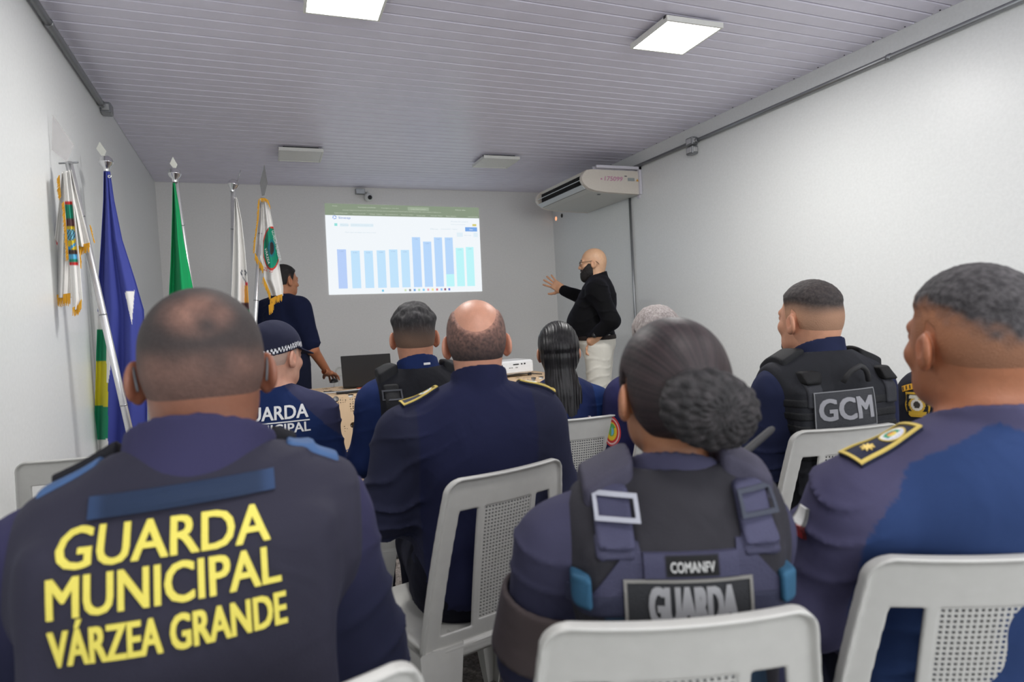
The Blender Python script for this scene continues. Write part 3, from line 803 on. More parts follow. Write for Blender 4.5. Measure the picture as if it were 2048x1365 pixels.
# projected picture on the back wall
scr = empty('projected_image', (0, D-.003, 0)); tag(scr, 'projected browser window with a blue and turquoise bar chart on the back wall', 'projection')
TL, TR, BR, BL = [np.array(v) for v in ((1.614, 2.599), (3.395, 2.580), (3.380, 1.580), (1.599, 1.602))]
def sp(u, v): p = (TL*(1-u)+TR*u)*(1-v)+(BL*(1-u)+BR*u)*v; return p      # v down
def emat(n, c, s=1.): return mat(n, (.03, .03, .03), rough=.9, emit=tuple(srgb(*c)), estr=.74)
def quad(name, u0, v0, u1, v1, m, off, par=scr):
    P = [sp(u0, v1), sp(u1, v1), sp(u1, v0), sp(u0, v0)]
    b = MB(); b.add([(p[0], -off, p[1]) for p in P]+[(p[0], -off+.0006, p[1]) for p in P], [(0, 1, 2, 3), (1, 0, 4, 5), (2, 1, 5, 6), (3, 2, 6, 7), (0, 3, 7, 4)])
    return b.build(name, m, par)
def quads(name, L, m, off, par=scr, kind=None):
    b = MB()
    for (u0, v0, u1, v1) in L:
        P = [sp(u0, v1), sp(u1, v1), sp(u1, v0), sp(u0, v0)]
        b.add([(p[0], -off, p[1]) for p in P], [(0, 1, 2, 3)])
    o = b.build(name, m, par)
    if kind: o['kind'] = kind
    return o
page = quad('page', 0, .125, 1, 1, emat('scr_page', (243, 248, 252), .98), .002)
bar_ = quad('toolbar', 0, 0, 1, .127, emat('scr_bar', (136, 150, 128)), .0025)
quad('tab', .515, .015, .655, .055, emat('scr_tab', (158, 172, 150)), .0032, bar_)
xs0 = [.068, .152, .233, .312, .390, .466, .541, .616, .690, .763, .836, .905]
hs = [.548, .530, .530, .535, .548, .542, .728, .665, .728, .728, .575, .588]
x_b = [.060, .143, .224, .303, .381, .457, .533, .606, .680, .753, .826, .896]
for i in range(12):
    u0, v1 = x_b[i], .935; v0 = v1-hs[i]*.79; m = emat('scr_blue%d' % (0 if i == 0 else (1 if i > 5 else 2)), [(184, 208, 250), (184, 216, 252), (194, 228, 253)][0 if i == 0 else (1 if i > 5 else 2)]) if i < 10 else emat('scr_cyan', (190, 246, 250))
    quad('chart_bar', u0, v0, u0+.0545, v1, m, .0034, page)
    if i == 9: quad('chart_bar', u0, .79, u0+.0545, v1, emat('scr_cyan', (190, 246, 250)), .004, page)
quad('button', .898, .235, .982, .285, emat('scr_btn', (120, 168, 232)), .0034, page)
quad('badge', .950, .197, .978, .222, emat('scr_ylw', (214, 205, 120)), .0034, page)
quad('avatar', .052, .215, .070, .245, emat('scr_teal', (150, 225, 220)), .0034, page)
for q_ in ((.085, .215, .135, .25), (.15, .215, .29, .25), (.838, .30, .88, .35), (.955, .30, .985, .35)): quad('field', *q_, emat('scr_tint', (226, 240, 248)), .0030, page)
ic = [(.47, (210, 226, 190)), (.50, (140, 140, 140)), (.53, (120, 170, 225)), (.56, (190, 225, 190)), (.59, (140, 205, 240)), (.62, (240, 170, 180)), (.65, (238, 230, 150)), (.68, (225, 130, 140)), (.71, (140, 190, 240)), (.735, (150, 90, 110)), (.763, (100, 120, 215)), (.325, (130, 205, 235))]
for i, (u, c) in enumerate(ic): quad('taskbar_icon', u, .955, u+.013, .98, emat('scr_ic%d' % i, c), .0034, page)
FS = O(dz=0)
def scrtext(s, u, v, h, c, par=page, w=None, off=.004):
    p = sp(u, v); q = sp(u+.1, v); uu = np.array([q[0]-p[0], 0, q[1]-p[1]])
    fr = frame((p[0], -off, p[1]), uu, (0, -1, 0))
    V, F_, E_, tw, th = textmesh(s, size=1, cut=9)
    hh = h; ww = w or tw/th*h
    P = fr[0]+(V[:, 0:1]/tw*ww)*fr[1]+(V[:, 1:2]/th*hh)*fr[2]
    return mk('lettering', P, F_, par, emat('scr_tx%d_%d_%d' % c, c))
scrtext('Sinesp', .078, .172, .030, (90, 130, 205), w=.13)
b = MB(); p = sp(.055, .150)
for a, c_ in ((.0, .5), (2.1, .8), (4.2, 1.)): b.tube([(p[0]+.022*math.cos(a), -.004, p[1]+.022*math.sin(a)), (p[0]+.022*math.cos(a+1.6), -.004, p[1]+.022*math.sin(a+1.6))], .004, 5)
b.build('logo', emat('scr_logo', (110, 150, 225)), page)
scrtext('Editar', .928, .270, .016, (235, 243, 255), w=.045, off=.0045)
for (s, u, v, w_) in (('Painel', .09, .240, .05), ('Indicadores por estado - MT', .152, .240, .14), ('Filtros', .66, .27, .05), ('Compartilhar', .73, .27, .07), ('Exportar', .81, .27, .035), ('Ano e mes', .888, .338, .05), ('Filtre aqui os dados por local e ano', .115, .322, .19), ('Acesso do usuario', .80, .178, .12), ('Perfil de acesso da guarda', .80, .213, .10)):
    scrtext(s, u, v, .014, (196, 214, 226), w=w_*1.78)
for i in range(12): scrtext('2.%d0%d' % (3+i % 5, i % 7), x_b[i]+.014, .935-hs[i]*.79+.028, .012, (150, 176, 214) if i < 10 else (150, 200, 210), w=.045)
for (s, u, v, w_) in (('Sinesp', .045, .032, .03), ('Ocorrencias consolidadas', .20, .038, .11), ('Sinesp Seguranca - Visao Geral', .345, .042, .11), ('Sinesp | Painel estatistico', .535, .045, .10), ('Nova aba', .835, .040, .07), ('sinesp.seguranca.gov.br/painel/indicadores/consolidado/municipio/2024/guardas-municipais/relatorio', .105, .075, .63), ('Calendario Todos os anos', .055, .108, .08), ('Acesso rapido MT', .165, .112, .08), ('Webmail - Prefeitura', .27, .112, .08), ('Documentos gerais', .37, .112, .08), ('Mapas e dados', .47, .112, .08), ('Youtube videos', .57, .115, .06), ('Google Maps', .665, .115, .08), ('Plano diretor', .77, .115, .07), ('Todos os favoritos', .92, .115, .07)):
    scrtext(s, u, v, .011, (214, 222, 206), par=bar_, w=w_*1.78)

# air conditioner
ac = empty('air_conditioner', (W, 5.205, 2.37)); tag(ac, 'cream ceiling and wall air conditioner hung in the far right corner', 'air conditioner')
ACM = mat('cream_plastic', (.74, .68, .60), .42, bump=.03); ACW = mat('cream_under', (.66, .66, .62), .45)
L_ = 1.05
prof = [(-.02, .0), (-.20, .005), (-.40, .012), (-.52, .025), (-.585, .045), (-.635, .08), (-.655, .115), (-.655, .15), (-.63, .19), (-.60, .215), (-.55, .225), (-.02, .225)]
def ac_slice(name, y0, y1, m, sc=1.):
    n = len(prof); V = []
    for (y_, k_) in ((y0, .985), (y0+.012, 1.), (y1-.012, 1.), (y1, .985)):
        V += [(-.3+(x+.3)*k_*sc, y_, .11+(z-.11)*k_*sc) for x, z in prof]
    F_ = [tuple(range(n)), tuple(range(4*n-1, 3*n-1, -1))]
    for r in range(3):
        for j in range(n): F_.append((r*n+(j+1) % n, r*n+j, (r+1)*n+j, (r+1)*n+(j+1) % n))
    b = MB(); b.add(V, F_); return b.build(name, m, ac)
ac_slice('end_cover', 0, .05, ACM); ac_slice('end_cover', L_-.05, L_, ACM)
# body with outlet recess: lower/upper shells
def ac_shell(name, pts, m, y0=.05, y1=L_-.05):
    n = len(pts); V = [(x, y0, z) for x, z in pts]+[(x, y1, z) for x, z in pts]
    F_ = [tuple(range(n)), tuple(range(2*n-1, n-1, -1))]+[((j+1) % n, j, n+j, n+(j+1) % n) for j in range(n)]
    b = MB(); b.add(V, F_); return b.build(name, m, ac)
ac_shell('underside', [(-.02, .0), (-.20, .005), (-.40, .012), (-.52, .025), (-.585, .045), (-.575, .06), (-.50, .05), (-.02, .06)], ACW)
ac_shell('top_panel', [(-.615, .205), (-.60, .215), (-.55, .225), (-.02, .225), (-.02, .20), (-.55, .20), (-.60, .185)], ACM)
ac_shell('outlet_recess', [(-.50, .05), (-.575, .06), (-.59, .085), (-.545, .10), (-.545, .17), (-.60, .187), (-.55, .20), (-.02, .20), (-.02, .06)], mat('recess_dark', (.02, .02, .02), .6))
for z0 in (.075, .128):
    b = MB(); b.poly([(-.645+.0, .04, z0+.0), (-.645, L_-.04, z0), (-.632, L_-.04, z0+.009), (-.632, .04, z0+.009)], .004, (.5, 0, -1)); b.build('louvre', mat('louvre_pale', (.72, .76, .78), .35), ac)
b = MB(); b.poly([(-.60, .04, .045), (-.60, L_-.04, .045), (-.64, L_-.04, .078), (-.64, .04, .078)], .006, (1, 0, 1)); b.build('louvre', mat('louvre_pale', (.72, .76, .78), .35), ac)
b = MB()
for i in range(24):
    yy = .07+i*.04; b.box((-.60, yy, .07), (-.57, yy+.002, .19))
tag(b.build('vertical_fins', mat('fin_dark', (.06, .06, .06), .5), ac), kind='stuff')
b = MB(); b.box((-.50, .045, .236), (.0, .060, .262)); b.box((-.012, .02, -.03), (-.0, .06, .262)); b.box((-.03, -.02, .0), (-.004, .02, .262)); b.box((-.5, -.02, .236), (-.004, .0, .262)); b.build('mounting_frame', mat('lilac_metal', (.72, .70, .76), .4), ac)
b = MB(); b.box((-.15, -.0035, .125), (-.075, -.001, .155)); b.build('rating_plate', mat('plate_grey', (.33, .36, .36), .5), ac)
b = MB(); b.box((-.185, -.0035, .165), (-.175, -.001, .174)); b.box((-.172, -.0035, .165), (-.16, -.001, .174)); b.build('sticker', mat('plate_dark', (.10, .11, .12), .5), ac)
b = MB(); b.poly([(-.055, -.001, .125), (-.03, -.001, .125), (-.0425, -.001, .148)], .003, (0, -1, 0)); b.build('warning_triangle', mat('amber', (.75, .38, .02), .5), ac)
b = MB(); b.box((-.43, .10, .0085), (-.40, .12, .0115)); b.build('indicator_window', mat('plate_dark', (.10, .11, .12), .5), ac)
pm = mat('pink_marker', (.62, .22, .42), .7)
text_on(None, None, frame((-.41, -.001, .120), (1, 0, 0), (0, -1, 0)), '175099', .20, .042, pm, ac, bold=-.012, cut=9, shear=.15, thick=.001)
b = MB(); b.box((-.45, -.003, .130), (-.435, -.001, .142)); b.build('ink_dot', pm, ac)
# ------------------------------------------------------------------ plastic chairs
CHM = mat('chair_plastic', (.49, .485, .46), rough=.42, bump=.06, bscale=40)
def back_map(V):
    u, v, w = V[:, 0], V[:, 1], V[:, 2]
    return np.stack([u, -.205-.17*v-.12*v*v+1.5*u*u*(v+.12)+w, .425+v], -1)
def hwid(v): return .226-.118*v-.03*v*v
def d2back(u, v):
    q = np.abs(u)
    out = np.maximum((q-hwid(v))*.98, np.maximum(v-.435, -.01-v)); 
    cx, cy = q-(hwid(v)-.035), v-.400
    corner = np.where((cx > 0) & (cy > 0), np.sqrt(cx*cx+cy*cy)-.035, -1)
    out = np.maximum(out, corner)
    slot = np.maximum(np.maximum(.088-q, (q-(hwid(v)-.046))), np.maximum(v-.352+.03*(q-.09), .035-v))
    hole = np.maximum(q-.0685, np.maximum(v-.352, .050-v))
    return out, np.minimum(slot, hole)
def f_back(P):
    out, sl = d2back(P[:, 0], P[:, 1])
    d = np.maximum(out, -sl)
    w = P[:, 2]
    lip = np.minimum(np.maximum(-out-.009, out), np.maximum(-sl, sl-.006))*0+np.where((-out < .009) | (sl > -.0) & (sl < .0), .010, .0045)
    th = .0040+.007*ss(-(-out), -.012, -.004)
    e = np.abs(w+.003*ss(out, -.012, -.004))-th
    return smax(d, e, .003)
V, Fq = nets(f_back, axis(-.235, .235, .0045), axis(-.03, .45, .0045), axis(-.02, .02, .0035), safe=2.2)
ME_back = mk('t', back_map(V), Fq, None, CHM, True)
def lattice():
    nc, nr = 15, 33; p = .137/nc; pv = .302/nr; hf_ = .28
    us = [-.0685-.004]; 
    for i in range(nc): c = -.0685+(i+.5)*p; us += [c-p*hf_, c+p*hf_]
    us += [.0725]; vs = [.046]
    for j in range(nr): c = .050+(j+.5)*pv; vs += [c-pv*hf_, c+pv*hf_]
    vs += [.356]
    nu, nv = len(us), len(vs); V = []
    for w in (-.0022, .0022): V += [(u, v, w) for u in us for v in vs]
    V = back_map(np.array(V)); N = nu*nv; F_ = []
    hole = lambda i, j: i % 2 == 1 and j % 2 == 1
    for i in range(nu-1):
        for j in range(nv-1):
            a = i*nv+j
            if not hole(i, j): F_.append((a, a+nv, a+nv+1, a+1)); F_.append((a+1+N, a+nv+1+N, a+nv+N, a+N))
            else:
                for x, y_ in ((a, a+nv), (a+nv, a+nv+1), (a+nv+1, a+1), (a+1, a)): F_.append((y_, x, x+N, y_+N))
    return V, F_
V, F_ = lattice(); ME_lat = mk('t', V, F_, None, CHM)
def f_seat(P):
    Q = P-A(0, .0, .425)
    hw_ = .215+.02*ss(Q[:, 1], -.1, .15)
    d = np.maximum(np.abs(Q[:, 0])-hw_, np.abs(Q[:, 1])-.215)
    cx, cy = np.abs(Q[:, 0])-hw_+.05, np.abs(Q[:, 1])-.165
    d = np.where((cx > 0) & (cy > 0), np.sqrt(cx*cx+cy*cy)-.05, d)
    z = Q[:, 2]+.012*(1-(Q[:, 0]/.22)**2)*ss(-Q[:, 1], -.2, .1)
    top_ = np.abs(z)-.006
    skirt = np.maximum(np.abs(d+.005)-.005, np.maximum(Q[:, 2]-.004, -.036-Q[:, 2]))
    return smin(smax(d, top_, .01), skirt, .006)
V, Fq = nets(f_seat, axis(-.26, .26, .008), axis(-.24, .24, .008), axis(.37, .45, .006), safe=2.2)
ME_seat = mk('t', V, Fq, None, CHM, True)
def leg_mesh(sx, sy):
    """a tapered channel leg, open towards the seat's middle"""
    secs = []
    for t_ in np.linspace(0, 1, 7):
        z = .43*(1-t_); w = .080*(1-t_)**.8+.040; dd = .055*(1-t_)+.030; th = .004
        cx = sx*(.175+.040*t_+.004*math.sin(t_*3)); cy = sy*(.172+(.085 if sy < 0 else .045)*t_)
        # outline in plan: U shape opened to the middle
        o_ = sy
        P = [(-w/2, -dd*.5), (w/2, -dd*.5), (w/2, dd*.5), (w/2-th, dd*.5), (w/2-th, -dd*.5+th), (-w/2+th, -dd*.5+th), (-w/2+th, dd*.5), (-w/2, dd*.5)]
        secs.append([(cx+x, cy-o_*y_*1., z) for x, y_ in P])
    b = MB(); n = 8; V = [p for s in secs for p in s]
    F_ = []
    for r in range(6):
        for j in range(n):
            q = (r*n+j, r*n+(j+1) % n, (r+1)*n+(j+1) % n, (r+1)*n+j); F_.append(q if sy < 0 else q[::-1])
    F_.append(tuple(range(6*n, 7*n))); b.add(V, F_)
    o = b.build('t', CHM); return o
ME_leg = {(sx, sy): leg_mesh(sx, sy) for sx in (-1, 1) for sy in (-1, 1)}
proto_parts = [('backrest', ME_back), ('perforated_panel', ME_lat), ('seat', ME_seat)]+[('leg', m) for m in ME_leg.values()]
for _, o_ in proto_parts: COL.objects.unlink(o_)
def chair(x, y, face, label, z=0., cover=False):
    t = empty('plastic_chair', (x, y, z), math.radians(-face)); tag(t, label, 'chair', 'white plastic chairs')
    for nm, src in proto_parts:
        c = src.copy(); c.name = nm; c.parent = t; COL.objects.link(c)
    return t
# ------------------------------------------------------------------ the audience
NAVY = srgb(34, 37, 68); NAVYD = srgb(24, 27, 46); PURP = srgb(66, 64, 96); BLUE = srgb(30, 50, 98)
GOLD = srgb(206, 182, 96)
def flat(c, seed=0.):
    c = np.array(c)
    return lambda P: c[None]*(1+.10*vn(P, 12, seed)+.05*vn(P, 45, seed))[:, None]
def chair_for(o, label, face=None, dx=0., dy=.07, z=0.):
    f = o.face if face is None else face
    p = np.array([o.org[0], o.org[1], 0]) + Rz(-f)@A(dx, dy, 0)
    return chair(float(p[0]), float(p[1]), f, label, z)
BK = lambda o, z, x=0., u=(1, 0, 0): frame((x+o.side*(z-.52), -.16+o.lean*(z-.52), z), u, (0, -1, o.lean))

# --- man in the printed vest, nearest on the left
def hair1(Q, g, x):
    seed = 3.
    dark, mid, sk = srgb(52, 44, 43), srgb(84, 62, 52), srgb(142, 104, 90)
    k = ss(g, .0, .05)*.55+ss(Q[:, 2], -.02, .05)*.45
    c = shade(sk*.8, dark, np.clip(k, 0, 1))
    r = np.sqrt(((Q[:, 0]+.004)/.050)**2+((Q[:, 2]-.076)/.036)**2+((Q[:, 1]+.055)/.07)**2)
    th = (1-ss(r, .3, 1.25))*(1-.9*np.exp(-((Q[:, 0]-.008)/.016)**2-((Q[:, 2]-.066)/.013)**2))
    th *= np.clip(.75+.5*vn(Q, 55, 2), 0, 1)
    th2 = (1-ss(np.abs(Q[:, 2]-.012), .005, .03))*ss(-Q[:, 1], .02, .09)*.35*np.clip(.6+.6*vn(Q, 40, 5), 0, 1)
    k2 = np.clip(th+th2, 0, .85)
    c = c*(1-k2[:, None])+sk[None]*k2[:, None]
    e = 1-ss(g, -.004, .022)
    c = c*(1-e[:, None])+srgb(122, 78, 58)[None]*e[:, None]
    return c*(1+.16*n3(Q, 260, 1)+.08*n3(Q, 60, 2))[:, None]
p1 = person('person', 'man with shaved head in a dark vest lettered in yellow, nearest on the left', 393, 577, .94, 3, headyaw=-7, pitch=3, b=.93, belly=.6, side=.05, lean=.12, headw=1.08, jaw=1, ear=.98, skin=srgb(138, 92, 72), neck=.066, shz=.938, hz=.0, hy=.03, seed=2., hres=.0028)
hair_shell(p1, 'buzz', hair1, res=.0028)
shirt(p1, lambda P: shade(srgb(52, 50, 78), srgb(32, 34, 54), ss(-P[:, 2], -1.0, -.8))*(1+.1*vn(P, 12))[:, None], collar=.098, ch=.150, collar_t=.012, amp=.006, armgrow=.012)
def vc1(P):
    c = shade(srgb(62, 58, 76), srgb(30, 31, 46), ss(-P[:, 2], -1.02, -.86))
    return c*(1+.10*vn(P, 14, 2))[:, None]
vest(p1, lambda P: np.broadcast_to(srgb(45, 44, 57), (len(P), 3))*(1+.12*vn(P, 10, 2))[:, None], grow=.034, half=.222, panel=(.18, .30), armx=.070, neckr=(.116, .105, .058), amp=.006)
yel = mat('yellow_print', tuple(srgb(220, 206, 88)), .6, bump=.2, bscale=300)
fr = BK(p1, .925, x=-.018)
text_on(p1, p1.vestf, fr, 'GUARDA', .232, .044, yel, p1.root, bold=.032, u0=-.116, v0=.036, thick=.0016)
text_on(p1, p1.vestf, fr, 'MUNICIPAL', .250, .045, yel, p1.root, bold=.034, u0=-.124, v0=-.017, thick=.0016)
text_on(p1, p1.vestf, fr, 'VÁRZEA GRANDE', .254, .050, yel, p1.root, bold=.032, u0=-.124, v0=-.070, thick=.0016)
wb = srgb(36, 54, 84)
slab_on(p1, p1.vestf, BK(p1, 1.028, x=-.006, u=(1, 0, .04)), .215, .026, lambda u, v: shade(wb*.7, wb*1.3, ss(np.abs(u), .8, .95)), 'drag_handle', p1.root, thick=.006, nu=40, nv=5, bulge=.004)
for sg in (-1, 1):
    strap(p1, p1.vestf, lambda P, sg=sg: rbox(P, (sg*.155+p1.side*.5, .0+p1.lean*.5, 1.05), (.036, .045, .08), .006), .005, 'shoulder_pad', srgb(66, 94, 136), box=((min(sg*.08, sg*.23), -.12, .95), (max(sg*.08, sg*.23), .15, 1.16)), label='light blue shoulder patch')
    strap(p1, p1.vestf, lambda P, sg=sg: rbox(P, (sg*.118, .07, 1.06), (.04, .020, .09), .006), .014, 'strap', srgb(24, 24, 30), box=((min(sg*.05, sg*.19), .0, .96), (max(sg*.05, sg*.19), .16, 1.17)))
def glasses(o, frontal=True, col=BLACKP):
    b = MB(); H0, Rh = o.H0, o.Rh
    T = lambda p: tuple(H0+Rh@A(*p)+A(0, 0, o.dz))
    hw = o.headw
    for sg in (-1, 1):
        b.tube([T((sg*.066*hw, .088, .010)), T((sg*.0785*hw, .03, .010)), T((sg*.083*hw, -.012, .012)), T((sg*.080*hw, -.040, -.002)), T((sg*.077*hw, -.052, -.022))], .0016, 6)
        ring = [T((sg*.034+.025*math.cos(a), .108-.012*abs(sg*.034+.025*math.cos(a))/.06, .0+.019*math.sin(a))) for a in np.linspace(0, 2*math.pi, 17)]
        b.tube(ring, .0014, 6, cap=False)
        b.tube([T((sg*.059, .096, .008)), T((sg*.066*hw, .088, .010))], .0016, 6)
    b.tube([T((-.010, .109, .006)), T((.010, .109, .006))], .0014, 6)
    return b.build('eyeglasses', col, o.root, True)
glasses(p1, col=mat('grey_frame', (.09, .10, .11), .35))
trousers(p1, NAVYD); shoes(p1)
q1 = at(790, 1345, .69)-Rz(6)@A(.14, -.285, 0)
chair(float(q1[0]), float(q1[1]), -6, 'white plastic chair behind the man in the yellow-lettered vest, only its top corner showing')

# --- woman with the netted bun
def hair2(Q, g, x):
    a = np.arctan2(Q[:, 2]+.01, Q[:, 0]-.006)
    k = .5+.25*np.sin(a*37+2*np.sin(a*11))+.25*np.sin(a*83+1.3)
    c = shade(srgb(26, 22, 24), srgb(56, 44, 46), np.clip(k, 0, 1))
    return c
p2 = person('person', 'woman with a netted hair bun in a vest with a grey GUARDA plate', 1338, 642, 1.0, 24, headyaw=-12, pitch=4, b=.76, armr=.88, lean=.06, side=.10, headw=1.06, ear=.95, skin=srgb(166, 116, 86), neck=.048, shz=.945, seed=5., hx=.0, hres=.0028)
hs_ = hair_shell(p2, 'bun', hair2, res=.0028)
HAIRS = mat('sleek_hair', vcol=True, rough=.52, bump=.2, bscale=120, detail=4, spec=.35)
HAIRL = mat('long_black_hair', vcol=True, rough=.42, bump=.1, bscale=160, spec=.3)
hs_.data.materials[0] = HAIRS
def bunf(P):
    Q = (P-p2.H0)@p2.Rh
    c = A(.006, -.125, -.010)
    d = ell(Q, tuple(c), (.078, .048, .060), Ry(18))
    S = (Q-c)/A(.078, .048, .060)
    a = np.arctan2(S[:, 2], S[:, 0]); r = np.sqrt(S[:, 0]**2+S[:, 2]**2)
    net = np.abs(np.sin(a*9+r*7))+np.abs(np.sin(-a*9+r*9))
    return d-.0032*ss(net, .4, 1.7)-.002*vn(Q, 90, 3)
solid('hair_bun', bunf, (tuple(p2.H0+A(-.09, -.22, -.13)), tuple(p2.H0+A(.16, -.03, .08))), .0028, p2.root, HAIRM, lambda P: shade(srgb(26, 24, 26), srgb(50, 46, 48), ss(vn(P, 120, 2), -.5, .9)))['label'] = 'hair bun in a black crochet net'
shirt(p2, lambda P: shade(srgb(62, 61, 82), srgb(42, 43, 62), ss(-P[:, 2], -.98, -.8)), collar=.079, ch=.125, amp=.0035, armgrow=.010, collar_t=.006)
def ex2(P, Q, d):
    return d
vest(p2, flat(srgb(44, 43, 48), 3), grow=.026, half=.178, panel=(.145, .27), armx=.045, neckr=(.100, .11, .100))
LIL = srgb(64, 64, 88); TEAL = srgb(42, 84, 112)
for sg in (-1, 1):
    bx_ = ((min(sg*.04, sg*.18)+.02, -.25, .86), (max(sg*.04, sg*.18)+.07, .16, 1.17))
    strap(p2, p2.vestf, lambda P, sg=sg: rbox(P, (sg*.108+.048, .02, 1.06), (.040, .075, .060), .012), .020, 'shoulder_pad', srgb(62, 60, 76), box=bx_)
    strap(p2, p2.vestf, lambda P, sg=sg: rbox(P, (sg*.106+.045, -.12, 1.005), (.027, .10, .040), .008), .012, 'strap', LIL, box=bx_)
    strap(p2, p2.vestf, lambda P, sg=sg: rbox(P, (sg*.106+.043, -.12, .965), (.028, .10, .014), .006), .007, 'strap_end', LIL*.8, box=bx_)
    fr = BK(p2, 1.022, x=sg*.106)
    border_on(p2, p2.vestf, fr, .064, .038, srgb(170, 172, 182) if sg < 0 else srgb(60, 64, 76), p2.root, t=.006, name='buckle', lift=.021, thick=.004)
    strap(p2, p2.vestf, lambda P, sg=sg: rbox(P, (sg*.150+.035, -.05, .905), (.014, .10, .022), .005), .016, 'side_clip', TEAL, box=((min(sg*.12, sg*.19)-.0+(.0 if sg<0 else .02)+.02, -.22, .82), (max(sg*.12, sg*.19)+.05, .1, .97)))
fr = BK(p2, .945)
slab_on(p2, p2.vestf, fr, .135, .034, lambda u, v: shade(LIL*.9, srgb(16, 16, 18), ((np.abs(u) < .55) & (np.abs(v) < .8)).astype(float)), 'drag_handle', p2.root, thick=.010, nu=40, nv=10)
def trap(U, V): return U, V
for sg in (-1, 1):
    slab_on(p2, p2.vestf, BK(p2, .938, x=sg*.088), .085, .075, LIL*.85, 'handle_base', p2.root, thick=.004, nu=16, nv=12, mask=lambda U, V, sg=sg: (U*(.55-.45*V)+sg*-.30*V-sg*.0, V))
whp = mat('white_print', (.75, .75, .74), .6); gry = mat('grey_print', (.30, .30, .31), .6); gry2 = mat('slate_print', (.14, .145, .16), .6)
text_on(p2, p2.vestf, fr, 'COMANFV', .062, .014, mat('pale_print', (.45, .45, .44), .6), p2.root, bold=.03, u0=-.031, v0=-.008, lift=.0105)
strap(p2, p2.vestf, lambda P: rbox(P, (.035, -.1, .885), (.30, .14, .016), .004), .005, 'strap', srgb(44, 46, 66), box=((-.2, -.22, .84), (.24, .06, .93)))
strap(p2, p2.vestf, lambda P: rbox(P, (.03, -.1, .845), (.115, .14, .085), .004), .003, 'webbing_panel', srgb(30, 50, 70), box=((-.16, -.22, .68), (.16, .06, .9)))
fr = BK(p2, .887)
slab_on(p2, p2.vestf, fr, .180, .075, srgb(44, 45, 48), 'name_plate', p2.root, thick=.007, nu=30, nv=12)
border_on(p2, p2.vestf, fr, .184, .079, srgb(128, 126, 122), p2.root, t=.0045, lift=.008)
text_on(p2, p2.vestf, fr, 'GUARDA', .122, .052, gry, p2.root, bold=.06, u0=-.056, v0=-.024, lift=.008)
trousers(p2, NAVYD); shoes(p2)
def sleeve_flap(o, sg, name='rolled_sleeve', col=srgb(70, 62, 62)):
    a, e_ = np.array(o.arms[0 if sg < 0 else 1][0][0]), np.array(o.arms[0 if sg < 0 else 1][0][1])
    m_ = a*.35+e_*.65
    def f(P):
        d = np.abs(cone(P, tuple(a*.75+e_*.25), tuple(e_*1.0), .070, .074)-.008)-.005
        ax = (e_-a)/np.linalg.norm(e_-a); h_ = (P-A(*m_))@A(*ax)
        return smax(d, np.abs(h_)-.055, .006)-.0
    return solid(name, f, (tuple(m_-.15), tuple(m_+.15)), .006, o.root, CLOTH, flat(col))
sleeve_flap(p2, -1)
chair_for(p2, 'white plastic chair behind the woman with the bun, across the bottom middle', face=20, dx=-.01, dy=.075)

# --- man with epaulettes, nearest on the right
def hair3(Q, g, x):
    k = ss(1.1*n3(Q, 230, 2)+.8*n3(Q, 110, 1)+.5*n3(Q, 35, 3), -1.6, 2.0)
    c = shade(srgb(30, 28, 31), srgb(92, 88, 90), k*.7)
    y = Q[:, 1]
    lim = .060-.55*np.clip(-y-.015, 0, .11)+.9*np.maximum(y-.03, 0)+.012*n3(Q, 70, 5)
    e = 1-ss(Q[:, 2], lim-.020, lim+.022)
    nap = ss(-y, .03, .10)*.45
    return c*(1-e[:, None]*.93)+shade(srgb(158, 104, 72), srgb(104, 78, 60), nap)*e[:, None]*.93
p3 = person('person', 'man with greying cropped hair and gold-edged epaulettes, at the right edge', 1945, 537, 1.02, 24, headyaw=-6, pitch=2, b=.96, belly=.3, lean=-.05, headw=1.04, ear=.95, jaw=1, skin=srgb(160, 104, 74), neck=.062, shz=.928, side=.05, seed=7., hres=.0028)
hair_shell(p3, 'fade', hair3, res=.0028, thick=.008)
def sc3(P):
    x = P[:, 0]+.0; zc = P[:, 2]
    k = ((np.abs(x) < .125+.08*ss(1.01-zc, 0, .14)) & (zc < 1.055-.5*np.abs(x)+.0*x) & (P[:, 1] < .03)).astype(float)
    c = shade(srgb(70, 68, 94), srgb(42, 60, 100), k)
    return c*(1+.08*vn(P, 12, 3))[:, None]
shirt(p3, sc3, collar=.082, ch=.140, amp=.008, armgrow=.008)
def emblem(u, v):
    r = np.sqrt(u*u+v*v); a = np.arctan2(v, u)
    c = np.tile(GOLD, (len(u), 1)).astype(float)
    c[r < .85] = srgb(225, 225, 222); m_ = (r < .62) & (v < .3); c[m_] = srgb(60, 150, 110); c[r < .34] = srgb(226, 200, 90); c[(r < .34) & (v < -.05)] = srgb(215, 120, 80)
    c[(r < .85) & (r > .62) & (v > .1)] = srgb(205, 208, 225); c[(r < .8) & (r > .62) & (np.abs(np.sin(a*7)) < .25)] = srgb(120, 130, 150)
    return c
